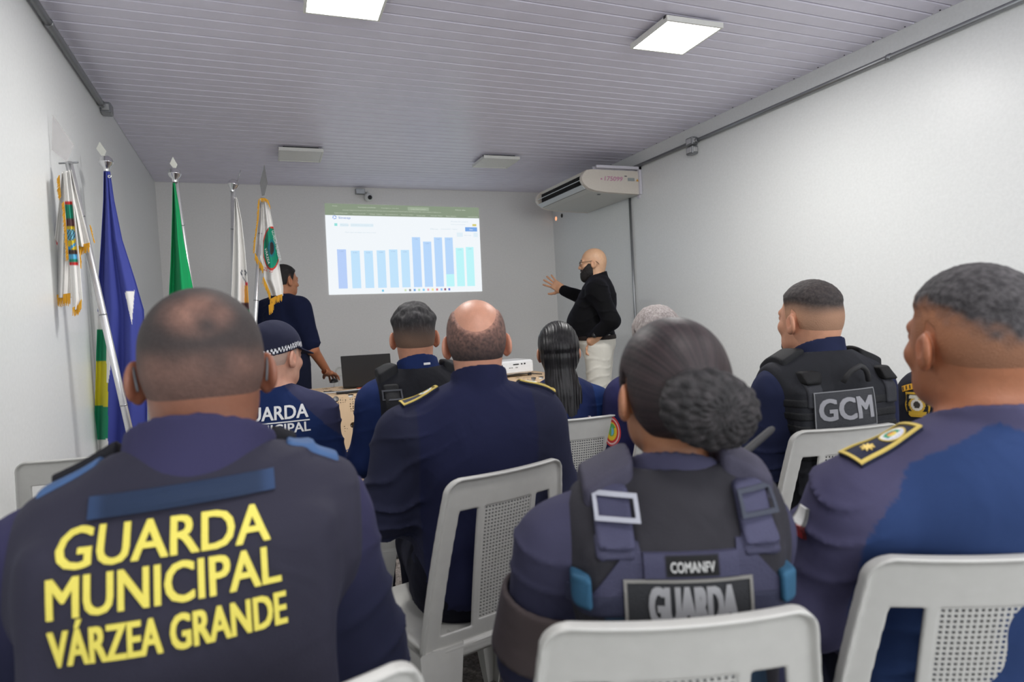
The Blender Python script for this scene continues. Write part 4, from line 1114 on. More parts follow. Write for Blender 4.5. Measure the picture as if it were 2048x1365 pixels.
def epaulette(o, sg, f=None, star=True, size=(.13, .058)):
    f = f or o.shirtf; sx, sh, lx = o.shl
    nrm = np.array([sg*.46, -.38, 1.]); u = np.array([1., 0, 0])*1.
    fr = frame((sg*(sx*.86)+o.side*.45, -.015+lx, sh+.09), (sg*1., -.12, -.50*1.), nrm)
    w, h = size
    nrm0 = slab_on(o, f, fr, w, h, srgb(30, 34, 56), 'epaulette', o.root, thick=.005, nu=24, nv=10, lift=.003)
    bo = border_on(o, f, fr, w, h, GOLD, nrm0, t=.0055, lift=.008, thick=.003, name='gold_braid')
    slab_on(o, f, fr, .042, .040, emblem, 'emblem', nrm0, thick=.0015, nu=24, nv=24, mask='disc', u0=-w*.20, lift=.0085)
    if star:
        def st(U, V):
            r = np.sqrt(U*U+V*V); a = np.arctan2(V, U); k = (.72+.28*np.cos(8*a)); return U*k, V*k
        b_ = slab_on(o, f, fr, .022, .022, srgb(236, 206, 120), 'star', nrm0, thick=.002, nu=20, nv=20, u0=w*.20, lift=.0085, mask=lambda U, V: st(*((lambda r, L: (U*r/L, V*r/L))(np.maximum(np.abs(U), np.abs(V)), np.sqrt(U*U+V*V)+1e-9))))
    return nrm0
epaulette(p3, -1, size=(.118, .054)); epaulette(p3, 1, size=(.118, .054))
trousers(p3, NAVYD); shoes(p3)
chair_for(p3, 'white plastic chair behind the man with epaulettes, at the bottom right corner', face=25, dx=-.045, dy=.13)

# --- balding man, middle
def hair4(Q, g, x):
    r = np.sqrt((x/.060)**2+(np.minimum(Q[:, 2]-.085, 0)/.060)**2)
    crown = 1-ss(r+.16*n3(Q, 260, 1), .58, 1.25)
    c = shade(srgb(66, 52, 50), srgb(42, 34, 35), ss(n3(Q, 230, 1), -.8, .8))
    sk = srgb(204, 150, 130)
    thin = .30*ss(Q[:, 2], -.05, .03)*np.clip(.6+.6*n3(Q, 200, 7), 0, 1)
    k = np.clip(crown+thin*(1-crown), 0, 1)
    e = 1-ss(g, -.003, .014); k = np.clip(k+e, 0, 1)
    return c*(1-k[:, None])+sk[None]*k[:, None]
p4 = person('person', 'balding man in a navy uniform with gold-edged epaulettes, middle of the room', 950, 600, 1.78, 8, headyaw=10, pitch=0, b=1.0, belly=.55, lean=.03, side=.05, headw=1.04, ear=1.05, skin=srgb(196, 142, 118), neck=.062, shz=.952, seed=4., hres=.0032)
hair_shell(p4, 'bald_crown', hair4)
shirt(p4, lambda P: shade(srgb(31, 34, 61), srgb(36, 38, 57), (np.abs(P[:, 0]) > .16).astype(float)), collar=.083, ch=.148, amp=.010, armgrow=.012)
epaulette(p4, -1, star=False, size=(.105, .054)); epaulette(p4, 1, star=False, size=(.105, .054))
trousers(p4, srgb(16, 17, 28)); shoes(p4)
chair_for(p4, 'white plastic chair behind the balding man, its whole back in view', face=-12, dx=-.03, dy=.07)

# --- young man with the swirl of dark hair, black vest
def hair5(Q, g, x):
    c = shade(srgb(26, 25, 27), srgb(70, 66, 68), ss(n3(Q*A(1, .5, .5), 200, 4), -.3, 1.)*ss(Q[:, 2], .0, .05)*.8)
    e = 1-ss(Q[:, 2]+.25*vn(Q, 20, 1)*.05, -.035, .05)
    sk = srgb(120, 92, 74)
    return c*(1-e[:, None]*.75)+sk[None]*e[:, None]*.75
p5 = person('person', 'young man with swept dark hair and a black vest strap over navy', 826, 611, 2.42, 3, headyaw=8, b=.88, lean=.03, ear=1.05, skin=srgb(188, 134, 108), neck=.060, shz=.95, seed=6., hres=.0035)
hair_shell(p5, 'quiff', hair5, res=.0035)
shirt(p5, flat(srgb(28, 42, 84)), collar=.082, ch=.145, amp=.005)
vest(p5, flat(srgb(28, 29, 34)), grow=.024, half=.165, panel=(.14, .26), neckr=(.115, .12, .115))
for sg in (-1, 1):
    bx_ = ((min(sg*.04, sg*.20), -.22, .80), (max(sg*.04, sg*.20), .16, 1.15))
    strap(p5, p5.vestf, lambda P, sg=sg: rbox(P, (sg*.122, -.01, 1.02), (.036, .06, .06), .012), .022, 'shoulder_pad', srgb(26, 27, 30), box=bx_)
    strap(p5, p5.vestf, lambda P, sg=sg: rbox(P, (sg*.120, -.12, .93), (.026, .10, .08), .008), .010, 'strap', srgb(22, 23, 26), box=bx_)
    border_on(p5, p5.vestf, BK(p5, .975, x=sg*.12), .068, .036, srgb(74, 76, 82), p5.root, t=.005, name='buckle', lift=.012, thick=.004)
slab_on(p5, p5.shirtf, BK(p5, 1.075, x=.02), .026, .008, srgb(220, 220, 220), 'collar_tag', p5.root, thick=.002, nu=6, nv=3)
trousers(p5, NAVYD); shoes(p5)
chair_for(p5, 'white plastic chair half hidden between the man with the vest strap and the balding man', face=12, dy=.07)

# --- man with the chequered cap
p6 = person('person', 'man in a dark cap with a chequered band and navy shirt lettered in white', 548, 650, 2.3, 8, headyaw=36, pitch=-4, b=.85, belly=.3, side=.05, lean=.06, skin=srgb(200, 152, 130), neck=.060, shz=.95, ear=1.05, seed=8., hres=.0035)
hair_shell(p6, 'buzz', lambda Q, g, x: np.broadcast_to(srgb(176, 150, 136), (len(Q), 3)), res=.004)
def capf(P):
    Q = (P-p6.H0)@p6.Rh
    d = ell(Q, (0, -.010, .032), (.088, .112, .104))
    d = np.maximum(d, (.028+.22*(Q[:, 1]-.02)*.0-.12*Q[:, 1]*0+.02*(Q[:, 1] > .2))-Q[:, 2]-.28*np.maximum(-Q[:, 1]+.02, 0))
    q = Q-A(0, .13, .030-.0)
    zc = .030-.9*Q[:, 0]**2*3-.25*(Q[:, 1]-.09)
    br = np.maximum(np.sqrt((Q[:, 0]/.078)**2+((Q[:, 1]-.085)/.085)**2)*.078-.078, np.abs(Q[:, 2]-zc)-.003)
    return smin(d, br, .006)
def capc(P):
    Q = (P-p6.H0)@p6.Rh
    c = np.tile(srgb(38, 40, 58), (len(P), 1))
    lowz = .028-.28*np.maximum(-Q[:, 1]+.02, 0)
    h_ = Q[:, 2]-lowz; a = np.arctan2(Q[:, 0], Q[:, 1]+.01)
    ck = (np.floor(a*15/1.0)+np.floor((h_-.006)/.0093)) % 2 == 0
    band = (h_ > .006) & (h_ < .0246) & (Q[:, 1] < .09)
    c[band & ck] = srgb(225, 226, 230); c[band & ~ck] = srgb(26, 28, 40)
    return c
solid('cap', capf, (tuple(p6.H0+A(-.19, -.19, -.06)), tuple(p6.H0+A(.19, .19, .15))), .0032, p6.root, CLOTH, capc)
shirt(p6, lambda P: shade(srgb(26, 42, 84), srgb(50, 52, 78), (np.abs(P[:, 0])+.9*(P[:, 2]-1.0) > .125).astype(float)), collar=.078, ch=.095, amp=.004, armgrow=.008)
fr = BK(p6, .955)
for s_, w_, h_, u_, v_ in (('GUARDA', .235, .048, -.115, .0), ('MUNICIPAL', .235, .034, -.110, -.050)):
    text_on(p6, p6.shirtf, fr, s_, w_, h_, whp, p6.root, bold=.035, u0=u_, v0=v_, lift=.001)
slab_on(p6, p6.shirtf, fr, .25, .004, (.75, .75, .74), 'printed_line', p6.root, thick=.002, nu=30, nv=2, v0=-.010)
trousers(p6, NAVYD); shoes(p6)
chair_for(p6, 'white plastic chair behind the man in the chequered cap', face=10, dy=.07)

# --- woman with long straight black hair
p7 = person('person', 'woman with long straight black hair in navy, in front of the presenter', 1115, 652, 2.5, 14, headyaw=8, b=.80, armr=.9, lean=.03, skin=srgb(192, 140, 112), neck=.050, shz=.945, ear=.95, seed=9., hres=.0035)
def hair7(P):
    Q = (P-p7.H0)@p7.Rh
    d = head_core(Q, p7)-(-.003+.014*ss(hairline(Q), -.01, .02))
    w = .062+.022*ss(-Q[:, 2], .02, .25)+.004*np.sin(Q[:, 0]*90)
    cy = -.085-.25*(Q[:, 2]+.05)*(Q[:, 2] < -.05)*-.15-.03*ss(-Q[:, 2], .05, .18)
    e = np.sqrt((Q[:, 0]/w)**2+((Q[:, 1]-cy)/.045)**2)
    e = (e-1)*.045
    zb = -.335+.03*np.sin(Q[:, 0]*60)+.02*vn(Q, 50)
    e = smax(e, np.maximum(Q[:, 2]-.03, zb-Q[:, 2]), .03)
    d = smin(d, e, .04)
    st = .0007*np.sin(Q[:, 0]*520+3*vn(Q*A(1, 1, .2), 30, 2))+.0018*vn(Q*A(1, 1, .12), 60, 2)*ss(-Q[:, 2], -.05, .06)
    tie = .004*np.exp(-((Q[:, 2]+.005)/.012)**2)
    return d-st+tie
o7 = solid('hair', hair7, (tuple(p7.H0+A(-.12, -.20, -.38)), tuple(p7.H0+A(.12, .12, .15))), .0035, p7.root, HAIRL, lambda P: shade(srgb(17, 16, 18), srgb(38, 36, 38), ss(vn((P-p7.H0)*A(1, 1, .15), 160, 1), -.2, 1)))
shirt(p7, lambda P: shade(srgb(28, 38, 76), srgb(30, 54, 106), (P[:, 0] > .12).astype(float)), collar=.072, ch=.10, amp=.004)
lan = strap(p7, p7.shirtf, lambda P: rbox(P, (.082, -.1, .86), (.008, .2, .05), .004), .004, 'lanyard', lambda P: shade(srgb(120, 70, 90), srgb(220, 215, 220), (hash1(P, 90) > .5).astype(float)), box=((.05, -.2, .78), (.11, .1, .94)))
trousers(p7, NAVYD); shoes(p7)
chair_for(p7, 'white plastic chair behind the woman with long black hair', face=4, dy=.07)

# --- man with the GCM vest
def hair8(Q, g, x):
    c = shade(srgb(40, 35, 35), srgb(66, 58, 56), ss(n3(Q, 230, 4), -.8, 1))
    lim = .052+.012*vn(Q, 15, 1)-.25*np.minimum(Q[:, 1]+.05, 0)*-.35
    e = 1-ss(Q[:, 2], lim-.035, lim+.008)
    nap = ss(-Q[:, 1], .02, .09)*.35
    sk = shade(srgb(176, 134, 106), srgb(120, 92, 76), nap)
    return c*(1-e[:, None])+sk*e[:, None]
p8 = person('person', 'man with a fresh fade haircut in a black vest with a GCM plate', 1620, 565, 2.05, 13, headyaw=-11, pitch=2, b=.84, belly=.4, lean=.03, side=-.03, headw=1.02, jaw=1, skin=srgb(196, 144, 116), neck=.063, shz=.955, ear=1.05, seed=10., hres=.0032)
hair_shell(p8, 'fade', hair8, res=.0032, thick=.009)
def goat(P):
    Q = (P-p8.H0)@p8.Rh
    return np.maximum(head_core(Q, p8)-.005, np.sqrt(((Q[:, 0])/.035)**2+((Q[:, 1]-.09)/.04)**2+((Q[:, 2]+.102)/.026)**2)*.03-.03)
solid('beard', goat, (tuple(p8.H0+A(-.1, -.1, -.15)), tuple(p8.H0+A(.12, .15, -.05))), .003, p8.root, HAIRM, flat(srgb(24, 21, 21)))
shirt(p8, flat(srgb(32, 37, 62)), collar=.084, ch=.145, amp=.006, armgrow=.012)
vest(p8, flat(srgb(32, 33, 37)), grow=.030, half=.190, panel=(.165, .28), neckr=(.110, .115, .095), amp=.0035)
for sg in (-1, 1):
    bx_ = ((min(sg*.04, sg*.22), -.22, .80), (max(sg*.04, sg*.22), .16, 1.15))
    strap(p8, p8.vestf, lambda P, sg=sg: rbox(P, (sg*.135, .02, 1.03), (.040, .07, .055), .012), .014, 'shoulder_pad', srgb(24, 25, 28), box=bx_)
    strap(p8, p8.vestf, lambda P, sg=sg: rbox(P, (sg*.130, -.09, 1.0), (.026, .05, .02), .008), .022, 'buckle', srgb(20, 20, 22), box=bx_)
    strap(p8, p8.vestf, lambda P, sg=sg: rbox(P, (sg*.130, -.12, .95), (.024, .10, .04), .005), .006, 'strap', srgb(44, 45, 50), box=bx_)
for z_ in (.925, .885, .845, .805, .765):
    strap(p8, p8.vestf, lambda P, z_=z_: rbox(P, (0, -.12, z_), (.30, .12, .0125), .003), .0018, 'webbing', srgb(24, 25, 28), box=((-.25, -.26, z_-.03), (.25, .05, z_+.03)))
b = MB(); pts = []
for t_ in np.linspace(-1, 1, 11):
    pts.append((-.010+.042*t_, -.160-.020*(1-t_*t_), 1.005+.028*(1-t_**4)-.02*abs(t_)))
b.tube(pts, .008, 8); b.build('drag_handle', mat('black_webbing', (.018, .018, .02), .7), p8.root, True)
fr = BK(p8, .905, x=-.030, u=(1, 0, .03))
slab_on(p8, p8.vestf, fr, .190, .108, srgb(52, 53, 57), 'name_plate', p8.root, thick=.008, nu=24, nv=14)
border_on(p8, p8.vestf, fr, .194, .112, srgb(120, 121, 124), p8.root, t=.003, lift=.009)
text_on(p8, p8.vestf, fr, 'GCM', .164, .064, mat('mid_grey_print', (.24, .24, .26), .6), p8.root, bold=.055, u0=-.082, v0=-.031, lift=.009)
trousers(p8, srgb(16, 16, 20)); shoes(p8)
chair_for(p8, 'white plastic chair behind the man with the GCM plate', face=14, dx=-.06, dy=.10)

# --- grey-haired person behind the bun
p10 = person('person', 'grey-haired person in navy mostly hidden behind the woman with the bun', 1312, 620, 2.4, 10, headyaw=0, b=.90, lean=.03, skin=srgb(196, 140, 112), shz=.965, seed=11., hres=.0045)
hair_shell(p10, 'full', lambda Q, g, x: shade(srgb(128, 118, 116), srgb(180, 172, 168), ss(n3(Q*A(1, 1, .35), 260, 3), -1.2, 1.4)), res=.0035, thick=.024)
shirt(p10, flat(srgb(38, 38, 74)), collar=.080, ch=.13)
def patch_(u, v):
    c = np.tile(srgb(196, 60, 66), (len(u), 1)); r = np.sqrt(u*u+v*v)
    c[r < .88] = srgb(226, 200, 196); c[r < .76] = srgb(196, 54, 52); c[(r < .6)] = srgb(222, 190, 50); c[(r < .34)] = srgb(120, 170, 80); c[(r < .22) & (u > 0)] = srgb(110, 180, 210); c[(r < .5) & (v > .2) & (r > .3)] = srgb(90, 160, 90)
    return c
a_ = np.array(p10.arms[0][0][0]); e_ = np.array(p10.arms[0][0][1]); m_ = a_*.5+e_*.5
fr = frame(tuple(m_+np.array([-.02, -.03, 0])), (.6, -.6, -.05), (-.75, -.65, .1))
slab_on(p10, p10.shirtf, fr, .066, .118, patch_, 'sleeve_patch', p10.root, thick=.002, nu=24, nv=24, mask='disc')['label'] = 'red and yellow oval sleeve badge'
trousers(p10, NAVYD); shoes(p10)
chair_for(p10, 'white plastic chair glimpsed under the hair bun, between the woman and the GCM vest', face=14, dy=.07)

# --- person behind the right-hand man: gold badge on a black sleeve, GCM vest
p9 = person('person', 'person in black with gold sleeve badges, hidden behind the man at the right edge', 1925, 600, 2.15, 22, headyaw=10, b=.90, lean=.03, skin=srgb(150, 100, 76), shz=.975, seed=12., hres=.006)
hair_shell(p9, 'buzz', flat(srgb(30, 26, 26)) if 0 else (lambda Q, g, x: np.broadcast_to(srgb(30, 26, 26), (len(Q), 3))), res=.005)
shirt(p9, flat(srgb(34, 35, 42)), collar=.082, ch=.14, armgrow=.01)
vest(p9, flat(srgb(32, 33, 37)), grow=.026, half=.175, panel=(.15, .27))
a_ = np.array(p9.arms[0][0][0]); e_ = np.array(p9.arms[0][0][1]); m_ = a_*.88+e_*.12
fr9 = frame(tuple(m_+np.array([-.02, -.03, 0])), (.62, -.75, 0), (-.75, -.62, .10))
def gold(u, v):
    c = np.tile(srgb(22, 22, 24), (len(u), 1)); r = np.sqrt((u*1.)**2+(v)**2)
    c[(np.maximum(np.abs(u)*1.0, np.abs(v)) > .86)] = srgb(190, 150, 46)
    r2 = np.sqrt(u*u+(v+.02)**2); c[r2 < .66] = srgb(196, 158, 60); c[r2 < .48] = srgb(214, 208, 196); c[r2 < .28] = srgb(60, 56, 50); c[(v > .5) & (v < .78) & (np.abs(u) < .6)] = srgb(206, 200, 180); c[(v < -.55) & (v > -.8) & (np.abs(u) < .7)] = srgb(196, 158, 50)
    return c
slab_on(p9, p9.shirtf, fr9, .075, .088, gold, 'shield_badge', p9.root, thick=.003, nu=30, nv=30, mask=lambda U, V: (U*np.where(V < 0, np.sqrt(np.clip(1-(V*.98)**2*.75, 0, 1)), 1-.10*np.sin(V*3.1)), V))
fra = frame(tuple(a_+np.array([-.03, -.03, .030])), (.62, -.75, .25), (-.7, -.55, .35))
slab_on(p9, p9.shirtf, fra, .10, .022, lambda u, v: shade(srgb(206, 150, 30), srgb(30, 26, 20), ((np.abs(v) < .55) & (np.sin(u*26) > .3)).astype(float)), 'shoulder_tab', p9.root, thick=.003, nu=40, nv=5)
fr = BK(p9, .870, x=.0)
slab_on(p9, p9.vestf, fr, .172, .108, srgb(52, 53, 57), 'name_plate', p9.root, thick=.008, nu=24, nv=14)
border_on(p9, p9.vestf, fr, .176, .112, srgb(120, 121, 124), p9.root, t=.003, lift=.009)
text_on(p9, p9.vestf, fr, 'GCM', .148, .062, MATS['mid_grey_print'], p9.root, bold=.055, u0=-.074, v0=-.031, lift=.009)
trousers(p9, srgb(16, 16, 20)); shoes(p9)
chair_for(p9, 'white plastic chair at the right edge behind the person with gold sleeve badges', face=26, dy=.07)
# ------------------------------------------------------------------ presenter
def Rcols(X, Y, Z): return np.stack([np.array(X, float), np.array(Y, float), np.array(Z, float)], 1)
stl = [(((sg*.095, .0, .50), (sg*.105, .025, .06), (sg*.11, .0, -.35)), (.100, .068, .050)) for sg in (-1, 1)]
parms = [(((-.165, -.02, .95), (-.225, -.125, .70), (-.185, .045, .555)), (.062, .048, .034)), (((.175, .0, .95), (.36, .15, .90), (.43, .355, 1.0)), (.062, .046, .030))]
F_dir = np.array([.08, .80, .59]); F_dir /= np.linalg.norm(F_dir)
Xd = np.cross(F_dir, (-1, 0, 0)); Xd = -np.cross((-1., 0, 0), F_dir); Xd = np.cross(F_dir, np.array([-1., 0, 0])); Xd /= np.linalg.norm(Xd); Zd = np.cross(Xd, F_dir)
pr = person('person', 'bald bearded presenter in a black shirt and pale trousers pointing at the projection', 1187, 497, 5.2, -54, headyaw=-4, pitch=-2, b=.88, belly=1.1, lean=0, headw=1.0, jaw=1, skin=srgb(196, 156, 124), stand=True, neck=.060, shz=.965, seed=13., hres=.0042,
            arms=parms, legs=stl, handp={1: dict(side=-1, curl=9, spread=11, thumb=58, R=Rcols(Xd, F_dir, Zd), o=(.425, .345, .995), sc=1.08), -1: dict(side=1, curl=35, spread=2, thumb=20, R=Rx(-60)@Rz(0), o=(-.150, .045, .56), sc=.9)}, haircol=(.02, .015, .01))
def beardf(P):
    Q = (P-pr.H0)@pr.Rh
    k = ss(Q[:, 1]+.45*(-Q[:, 2]-.005), -.002, .016)*ss(-Q[:, 2]-.85*np.maximum(Q[:, 1]-.035, 0), -.004, .020)
    d = head_core(Q, pr)-(-.006+.014*k)-.0015*n3(Q, 160, 2)
    d = smin(d, ell(Q, (0, .072, -.112), (.040, .036, .040)), .025)
    d = smin(d, ell(Q, (0, .093, -.052), (.027, .014, .007)), .006)
    lip = ell(Q, (0, .108, -.066), (.017, .014, .0055))
    return np.maximum(smax(d, -lip, .004), np.maximum(Q[:, 2]-.0, -Q[:, 1]+.002))
solid('beard', beardf, (tuple(pr.H0+A(-.11, -.05, -.20)), tuple(pr.H0+A(.11, .16, .02))), .0035, pr.root, HAIRM, flat(srgb(24, 20, 20)), xf=pr.xf)
glasses(pr)
shirt(pr, flat(srgb(12, 12, 14)), collar=.080, ch=.125, amp=.006, zlo=.585, sleeve=.93, grow=.012, armgrow=.004, res=.008)
trousers(pr, srgb(205, 202, 192), zhi=.60, grow=.012); shoes(pr, srgb(60, 42, 30))
strap(pr, lambda P: smin(limbs(P, pr, 'legs', .012), torso(P, pr)-.008, .05), lambda P: rbox(P, (0, 0, .575), (.4, .4, .017), .002), .006, 'belt', srgb(28, 20, 18), box=((-.26, -.22, .54), (.26, .26, .61)), res=.006)
b = MB(); 
b = MB(); b.lathe([(.0005, .012), (.019, .011), (.021, .004), (.021, -.004)], (0, 0, 0), 18); wt = b.build('wristwatch', BLACKP, pr.root, True); wt.location = (-.238, .01, .60+.44); wt.rotation_euler = (0, math.radians(-75), 0)
b = MB(); b.tube([(-.20+.036*math.cos(a), .015+.036*math.sin(a), .590+.44) for a in np.linspace(0, 2*math.pi, 15)], .006, 6); b.build('watch_strap', BLACKP, pr.root, True)
slab_on(pr, lambda P: torso(P, pr)-.016, frame((-.03, .22, .575), (-1, 0, 0), (0, 1, 0)), .045, .038, srgb(190, 188, 180), 'belt_buckle', pr.root, thick=.006, nu=6, nv=6)
# ------------------------------------------------------------------ assistant at the table
aarms = [(((-.175, -.0, .95), (-.23, .02, .66), (-.14, .22, .56)), (.060, .044, .030)), (((.175, -.0, .95), (.215, .06, .63), (.175, .27, .425)), (.060, .044, .028))]
asst = person('person', 'man in a navy polo shirt with his hand on the mouse, behind a fringed flag', 566, 532, 5.0, 46, headyaw=14, pitch=-2, b=.92, belly=.3, lean=.05, skin=srgb(176, 122, 90), stand=True, seed=14., hres=.0045, arms=aarms, legs=stl, shz=.96, res=.008,
             handp={1: dict(side=-1, curl=22, spread=6, thumb=38, R=Rz(18)@Rx(-14), o=(.175, .268, .422), sc=1.05), -1: dict(side=1, curl=30, spread=4, thumb=30, R=Rz(-20)@Rx(-40), o=(-.14, .22, .56))})
hair_shell(asst, 'fade', lambda Q, g, x: shade(srgb(26, 22, 22), srgb(110, 78, 62), (1-ss(g, -.002, .03))*.7), res=.004, thick=.012)
shirt(asst, flat(srgb(22, 28, 54)), collar=.084, ch=.10, sleeve=.42, zlo=.46, amp=.005, res=.008, armgrow=.012)
trousers(asst, srgb(24, 28, 46)); shoes(asst)
# ------------------------------------------------------------------ table and what stands on it
tb = empty('table', (2.07, 4.72, 0)); tag(tb, 'rectangular table under the cream lace cloth, in front of the projection', 'table')
b = MB(); b.box((-.90, -.32, .735), (.90, .32, .765), .006); b.build('tabletop', WHITEP, tb)
for sx_ in (-1, 1):
    for sy_ in (-1, 1):
        b = MB(); b.tube([(sx_*.84, sy_*.27, .735), (sx_*.86, sy_*.29, 0)], [.022, .016], 10); b.build('leg', WHITEP, tb, True)
lace = bpy.data.materials.new('cream_lace'); lace.use_nodes = True; nt = lace.node_tree; n_ = nt.nodes; bs = n_['Principled BSDF']
bs.inputs['Roughness'].default_value = .9; bs.inputs['Base Color'].default_value = (*srgb(222, 192, 156), 1)
tc = n_.new('ShaderNodeTexCoord')
v1 = n_.new('ShaderNodeTexVoronoi'); v1.inputs['Scale'].default_value = 62; v1.inputs['Randomness'].default_value = .25
v2 = n_.new('ShaderNodeTexVoronoi'); v2.inputs['Scale'].default_value = 11; v2.inputs['Randomness'].default_value = .55
nz = n_.new('ShaderNodeTexNoise'); nz.inputs['Scale'].default_value = 9
l1 = n_.new('ShaderNodeMath'); l1.operation = 'LESS_THAN'; l1.inputs[1].default_value = .26
l2 = n_.new('ShaderNodeMath'); l2.operation = 'LESS_THAN'; l2.inputs[1].default_value = .24
g3 = n_.new('ShaderNodeMath'); g3.operation = 'GREATER_THAN'; g3.inputs[1].default_value = .47
mu = n_.new('ShaderNodeMath'); mu.operation = 'MULTIPLY'; ad = n_.new('ShaderNodeMath'); ad.operation = 'MAXIMUM'; iv = n_.new('ShaderNodeMath'); iv.operation = 'SUBTRACT'; iv.inputs[0].default_value = 1
for v_ in (v1, v2, nz): nt.links.new(tc.outputs['Object'], v_.inputs['Vector'])
nt.links.new(v1.outputs['Distance'], l1.inputs[0]); nt.links.new(v2.outputs['Distance'], l2.inputs[0]); nt.links.new(nz.outputs['Fac'], g3.inputs[0])
nt.links.new(l1.outputs[0], mu.inputs[0]); nt.links.new(g3.outputs[0], mu.inputs[1]); nt.links.new(mu.outputs[0], ad.inputs[0]); nt.links.new(l2.outputs[0], ad.inputs[1])
nt.links.new(ad.outputs[0], iv.inputs[1]); nt.links.new(iv.outputs[0], bs.inputs['Alpha'])
def drape(zb):
    V = []; F_ = []
    per = []
    x0, x1, y0, y1 = -.93, .93, -.35, .35
    n1, n2 = 90, 34
    for i in range(n1): per.append((x0+(x1-x0)*i/n1, y0, 0, -1, i*.02))
    for i in range(n2): per.append((x1, y0+(y1-y0)*i/n2, 1, 0, i*.02+2))
    for i in range(n1): per.append((x1-(x1-x0)*i/n1, y1, 0, 1, i*.02+3))
    for i in range(n2): per.append((x0, y1-(y1-y0)*i/n2, -1, 0, i*.02+5))
    N = len(per); rows = 14
    for r in range(rows):
        t_ = r/(rows-1)
        for i, (x, y, nx_, ny_, ph) in enumerate(per):
            wv = (.012*math.sin(i*.55)+.010*math.sin(i*.23+1))*t_+.03*t_
            V.append((x+nx_*wv, y+ny_*wv, .775-(.775-zb)*t_+.004*math.sin(i*.8)*t_))
    for r in range(rows-1):
        for i in range(N): F_.append((r*N+i, (r+1)*N+i, (r+1)*N+(i+1) % N, r*N+(i+1) % N))
    F_.append(tuple(range(N)))
    return V, F_
V, F_ = drape(.12); o_ = mk('tablecloth', V, F_, None, lace, False, loc=(2.07, 4.72, .0)); tag(o_, 'cream crocheted lace tablecloth hanging to the floor', 'tablecloth')
TZ = .779
lp = at(736, 776, 4.70); lap = empty('laptop', (float(lp[0]), float(lp[1]), TZ), math.radians(-16)); tag(lap, 'open dark laptop standing on the lace tablecloth with its lid towards the audience', 'laptop')
DK = mat('laptop_shell', (.022, .022, .024), .45)
b = MB(); b.box((-.18, .0, .002), (.18, .24, .018), .004); b.build('base', DK, lap)
ld = MB(); ld.box((-.18, -.008, 0), (.18, .0, .235), .003); lo_ = ld.build('lid', DK, lap); lo_.location = (0, .0, .012); lo_.rotation_euler = (math.radians(8), 0, 0)
b = MB(); b.box((-.17, .0, .012), (.17, .0015, .222)); sc_ = b.build('screen', mat('lcd_glow', (.1, .1, .1), .3, emit=(.7, .8, 1), estr=.8), lo_)
b = MB(); b.box((-.165, .02, .0175), (.165, .13, .0205)); b.build('keyboard', BLACKP, lap)
b = MB(); b.lathe([(.0005, -.001), (.011, -.0012), (.012, 0)], (0, 0, 0), 20); lg = b.build('logo', mat('dark_logo', (.04, .04, .042), .3), lo_); lg.rotation_euler = (math.radians(90), 0, 0); lg.location = (0, -.0085, .125)
# mouse under the assistant's hand
mw = wpt(asst, (.152, .365, .42)); 
def mousef(P): return smax(ell(P, (0, 0, .0), (.032, .055, .034)), -P[:, 2], .004)
mo = solid('computer_mouse', mousef, ((-.05, -.07, -.02), (.05, .07, .05)), .004, None, BLACKP); mo.location = (float(mw[0]), float(mw[1]), TZ); mo.rotation_euler = (0, 0, math.radians(-28)); tag(mo, 'black computer mouse under the hand of the man in the polo shirt', 'mouse')
q = at(704, 786, 4.42); b = MB(); b.box((-.11, -.03, 0), (.11, .03, .012), .003); o_ = b.build('pen_tray', BLACKP); o_.location = (float(q[0]), 4.47, TZ); o_.rotation_euler = (0, 0, math.radians(-4)); tag(o_, 'slim black case lying on the tablecloth before the laptop', 'case')
q = at(716, 776, 4.55); b = MB(); b.box((-.06, -.035, 0), (.06, .035, .016), .003); o_ = b.build('notebook', mat('rust_cover', tuple(srgb(170, 74, 40)), .6)); o_.location = (float(q[0])+.05, 4.60, TZ); tag(o_, 'small rust-coloured notebook beside the laptop', 'notebook')
def cable(label, pts, r, m):
    b = MB(); P = [Vector(p) for p in pts]
    S = []
    for i in range(len(P)-1):
        p0 = P[max(i-1, 0)]; p1_ = P[i]; p2_ = P[i+1]; p3_ = P[min(i+2, len(P)-1)]
        for k in range(6):
            t_ = k/6; S.append(.5*((2*p1_)+(-p0+p2_)*t_+(2*p0-5*p1_+4*p2_-p3_)*t_**2+(-p0+3*p1_-3*p2_+p3_)*t_**3))
    S.append(P[-1]); b.tube(S, r, 8); o = b.build('cable', m, None, True); return tag(o, label, 'cable')
xl = float(lp[0])
cable('pale grey cable curving over the tablecloth left of the laptop', [(xl+.02, 4.55, TZ+.006), (xl-.12, 4.50, TZ+.012), (xl-.25, 4.50, TZ+.008), (xl-.36, 4.56, TZ+.006)], .006, mat('cable_pale', (.5, .5, .5), .5))
cable('black cable coiled on the tablecloth left of the laptop', [(xl+.04, 4.58, TZ+.006), (xl-.1, 4.54, TZ+.006), (xl-.24, 4.55, TZ+.006), (xl-.33, 4.62, TZ+.006)], .006, BLACKP)
cable('thin blue cable hanging across the front of the lace tablecloth', [(2.05, 4.345, .70), (1.8, 4.32, .62), (1.62, 4.325, .52), (1.48, 4.315, .44), (1.36, 4.32, .42), (1.2, 4.325, .36)], .003, mat('cable_blue', tuple(srgb(70, 90, 140)), .5))
pj = empty('projector', (2.66, 4.50, TZ), math.radians(6)); tag(pj, 'white projector with ports facing the audience on the lace tablecloth', 'projector')
b = MB(); b.box((-.165, -.0, .022), (.165, .27, .125), .012); b.build('housing', mat('projector_white', (.82, .82, .82), .35), pj)
for q_ in ((-.14, .03), (.14, .03), (0, .24)):
    b = MB(); b.lathe([(.016, 0), (.014, .024), (.0005, .024)], (q_[0], q_[1], 0), 12); b.build('foot', BLACKP, pj, True)
b = MB()
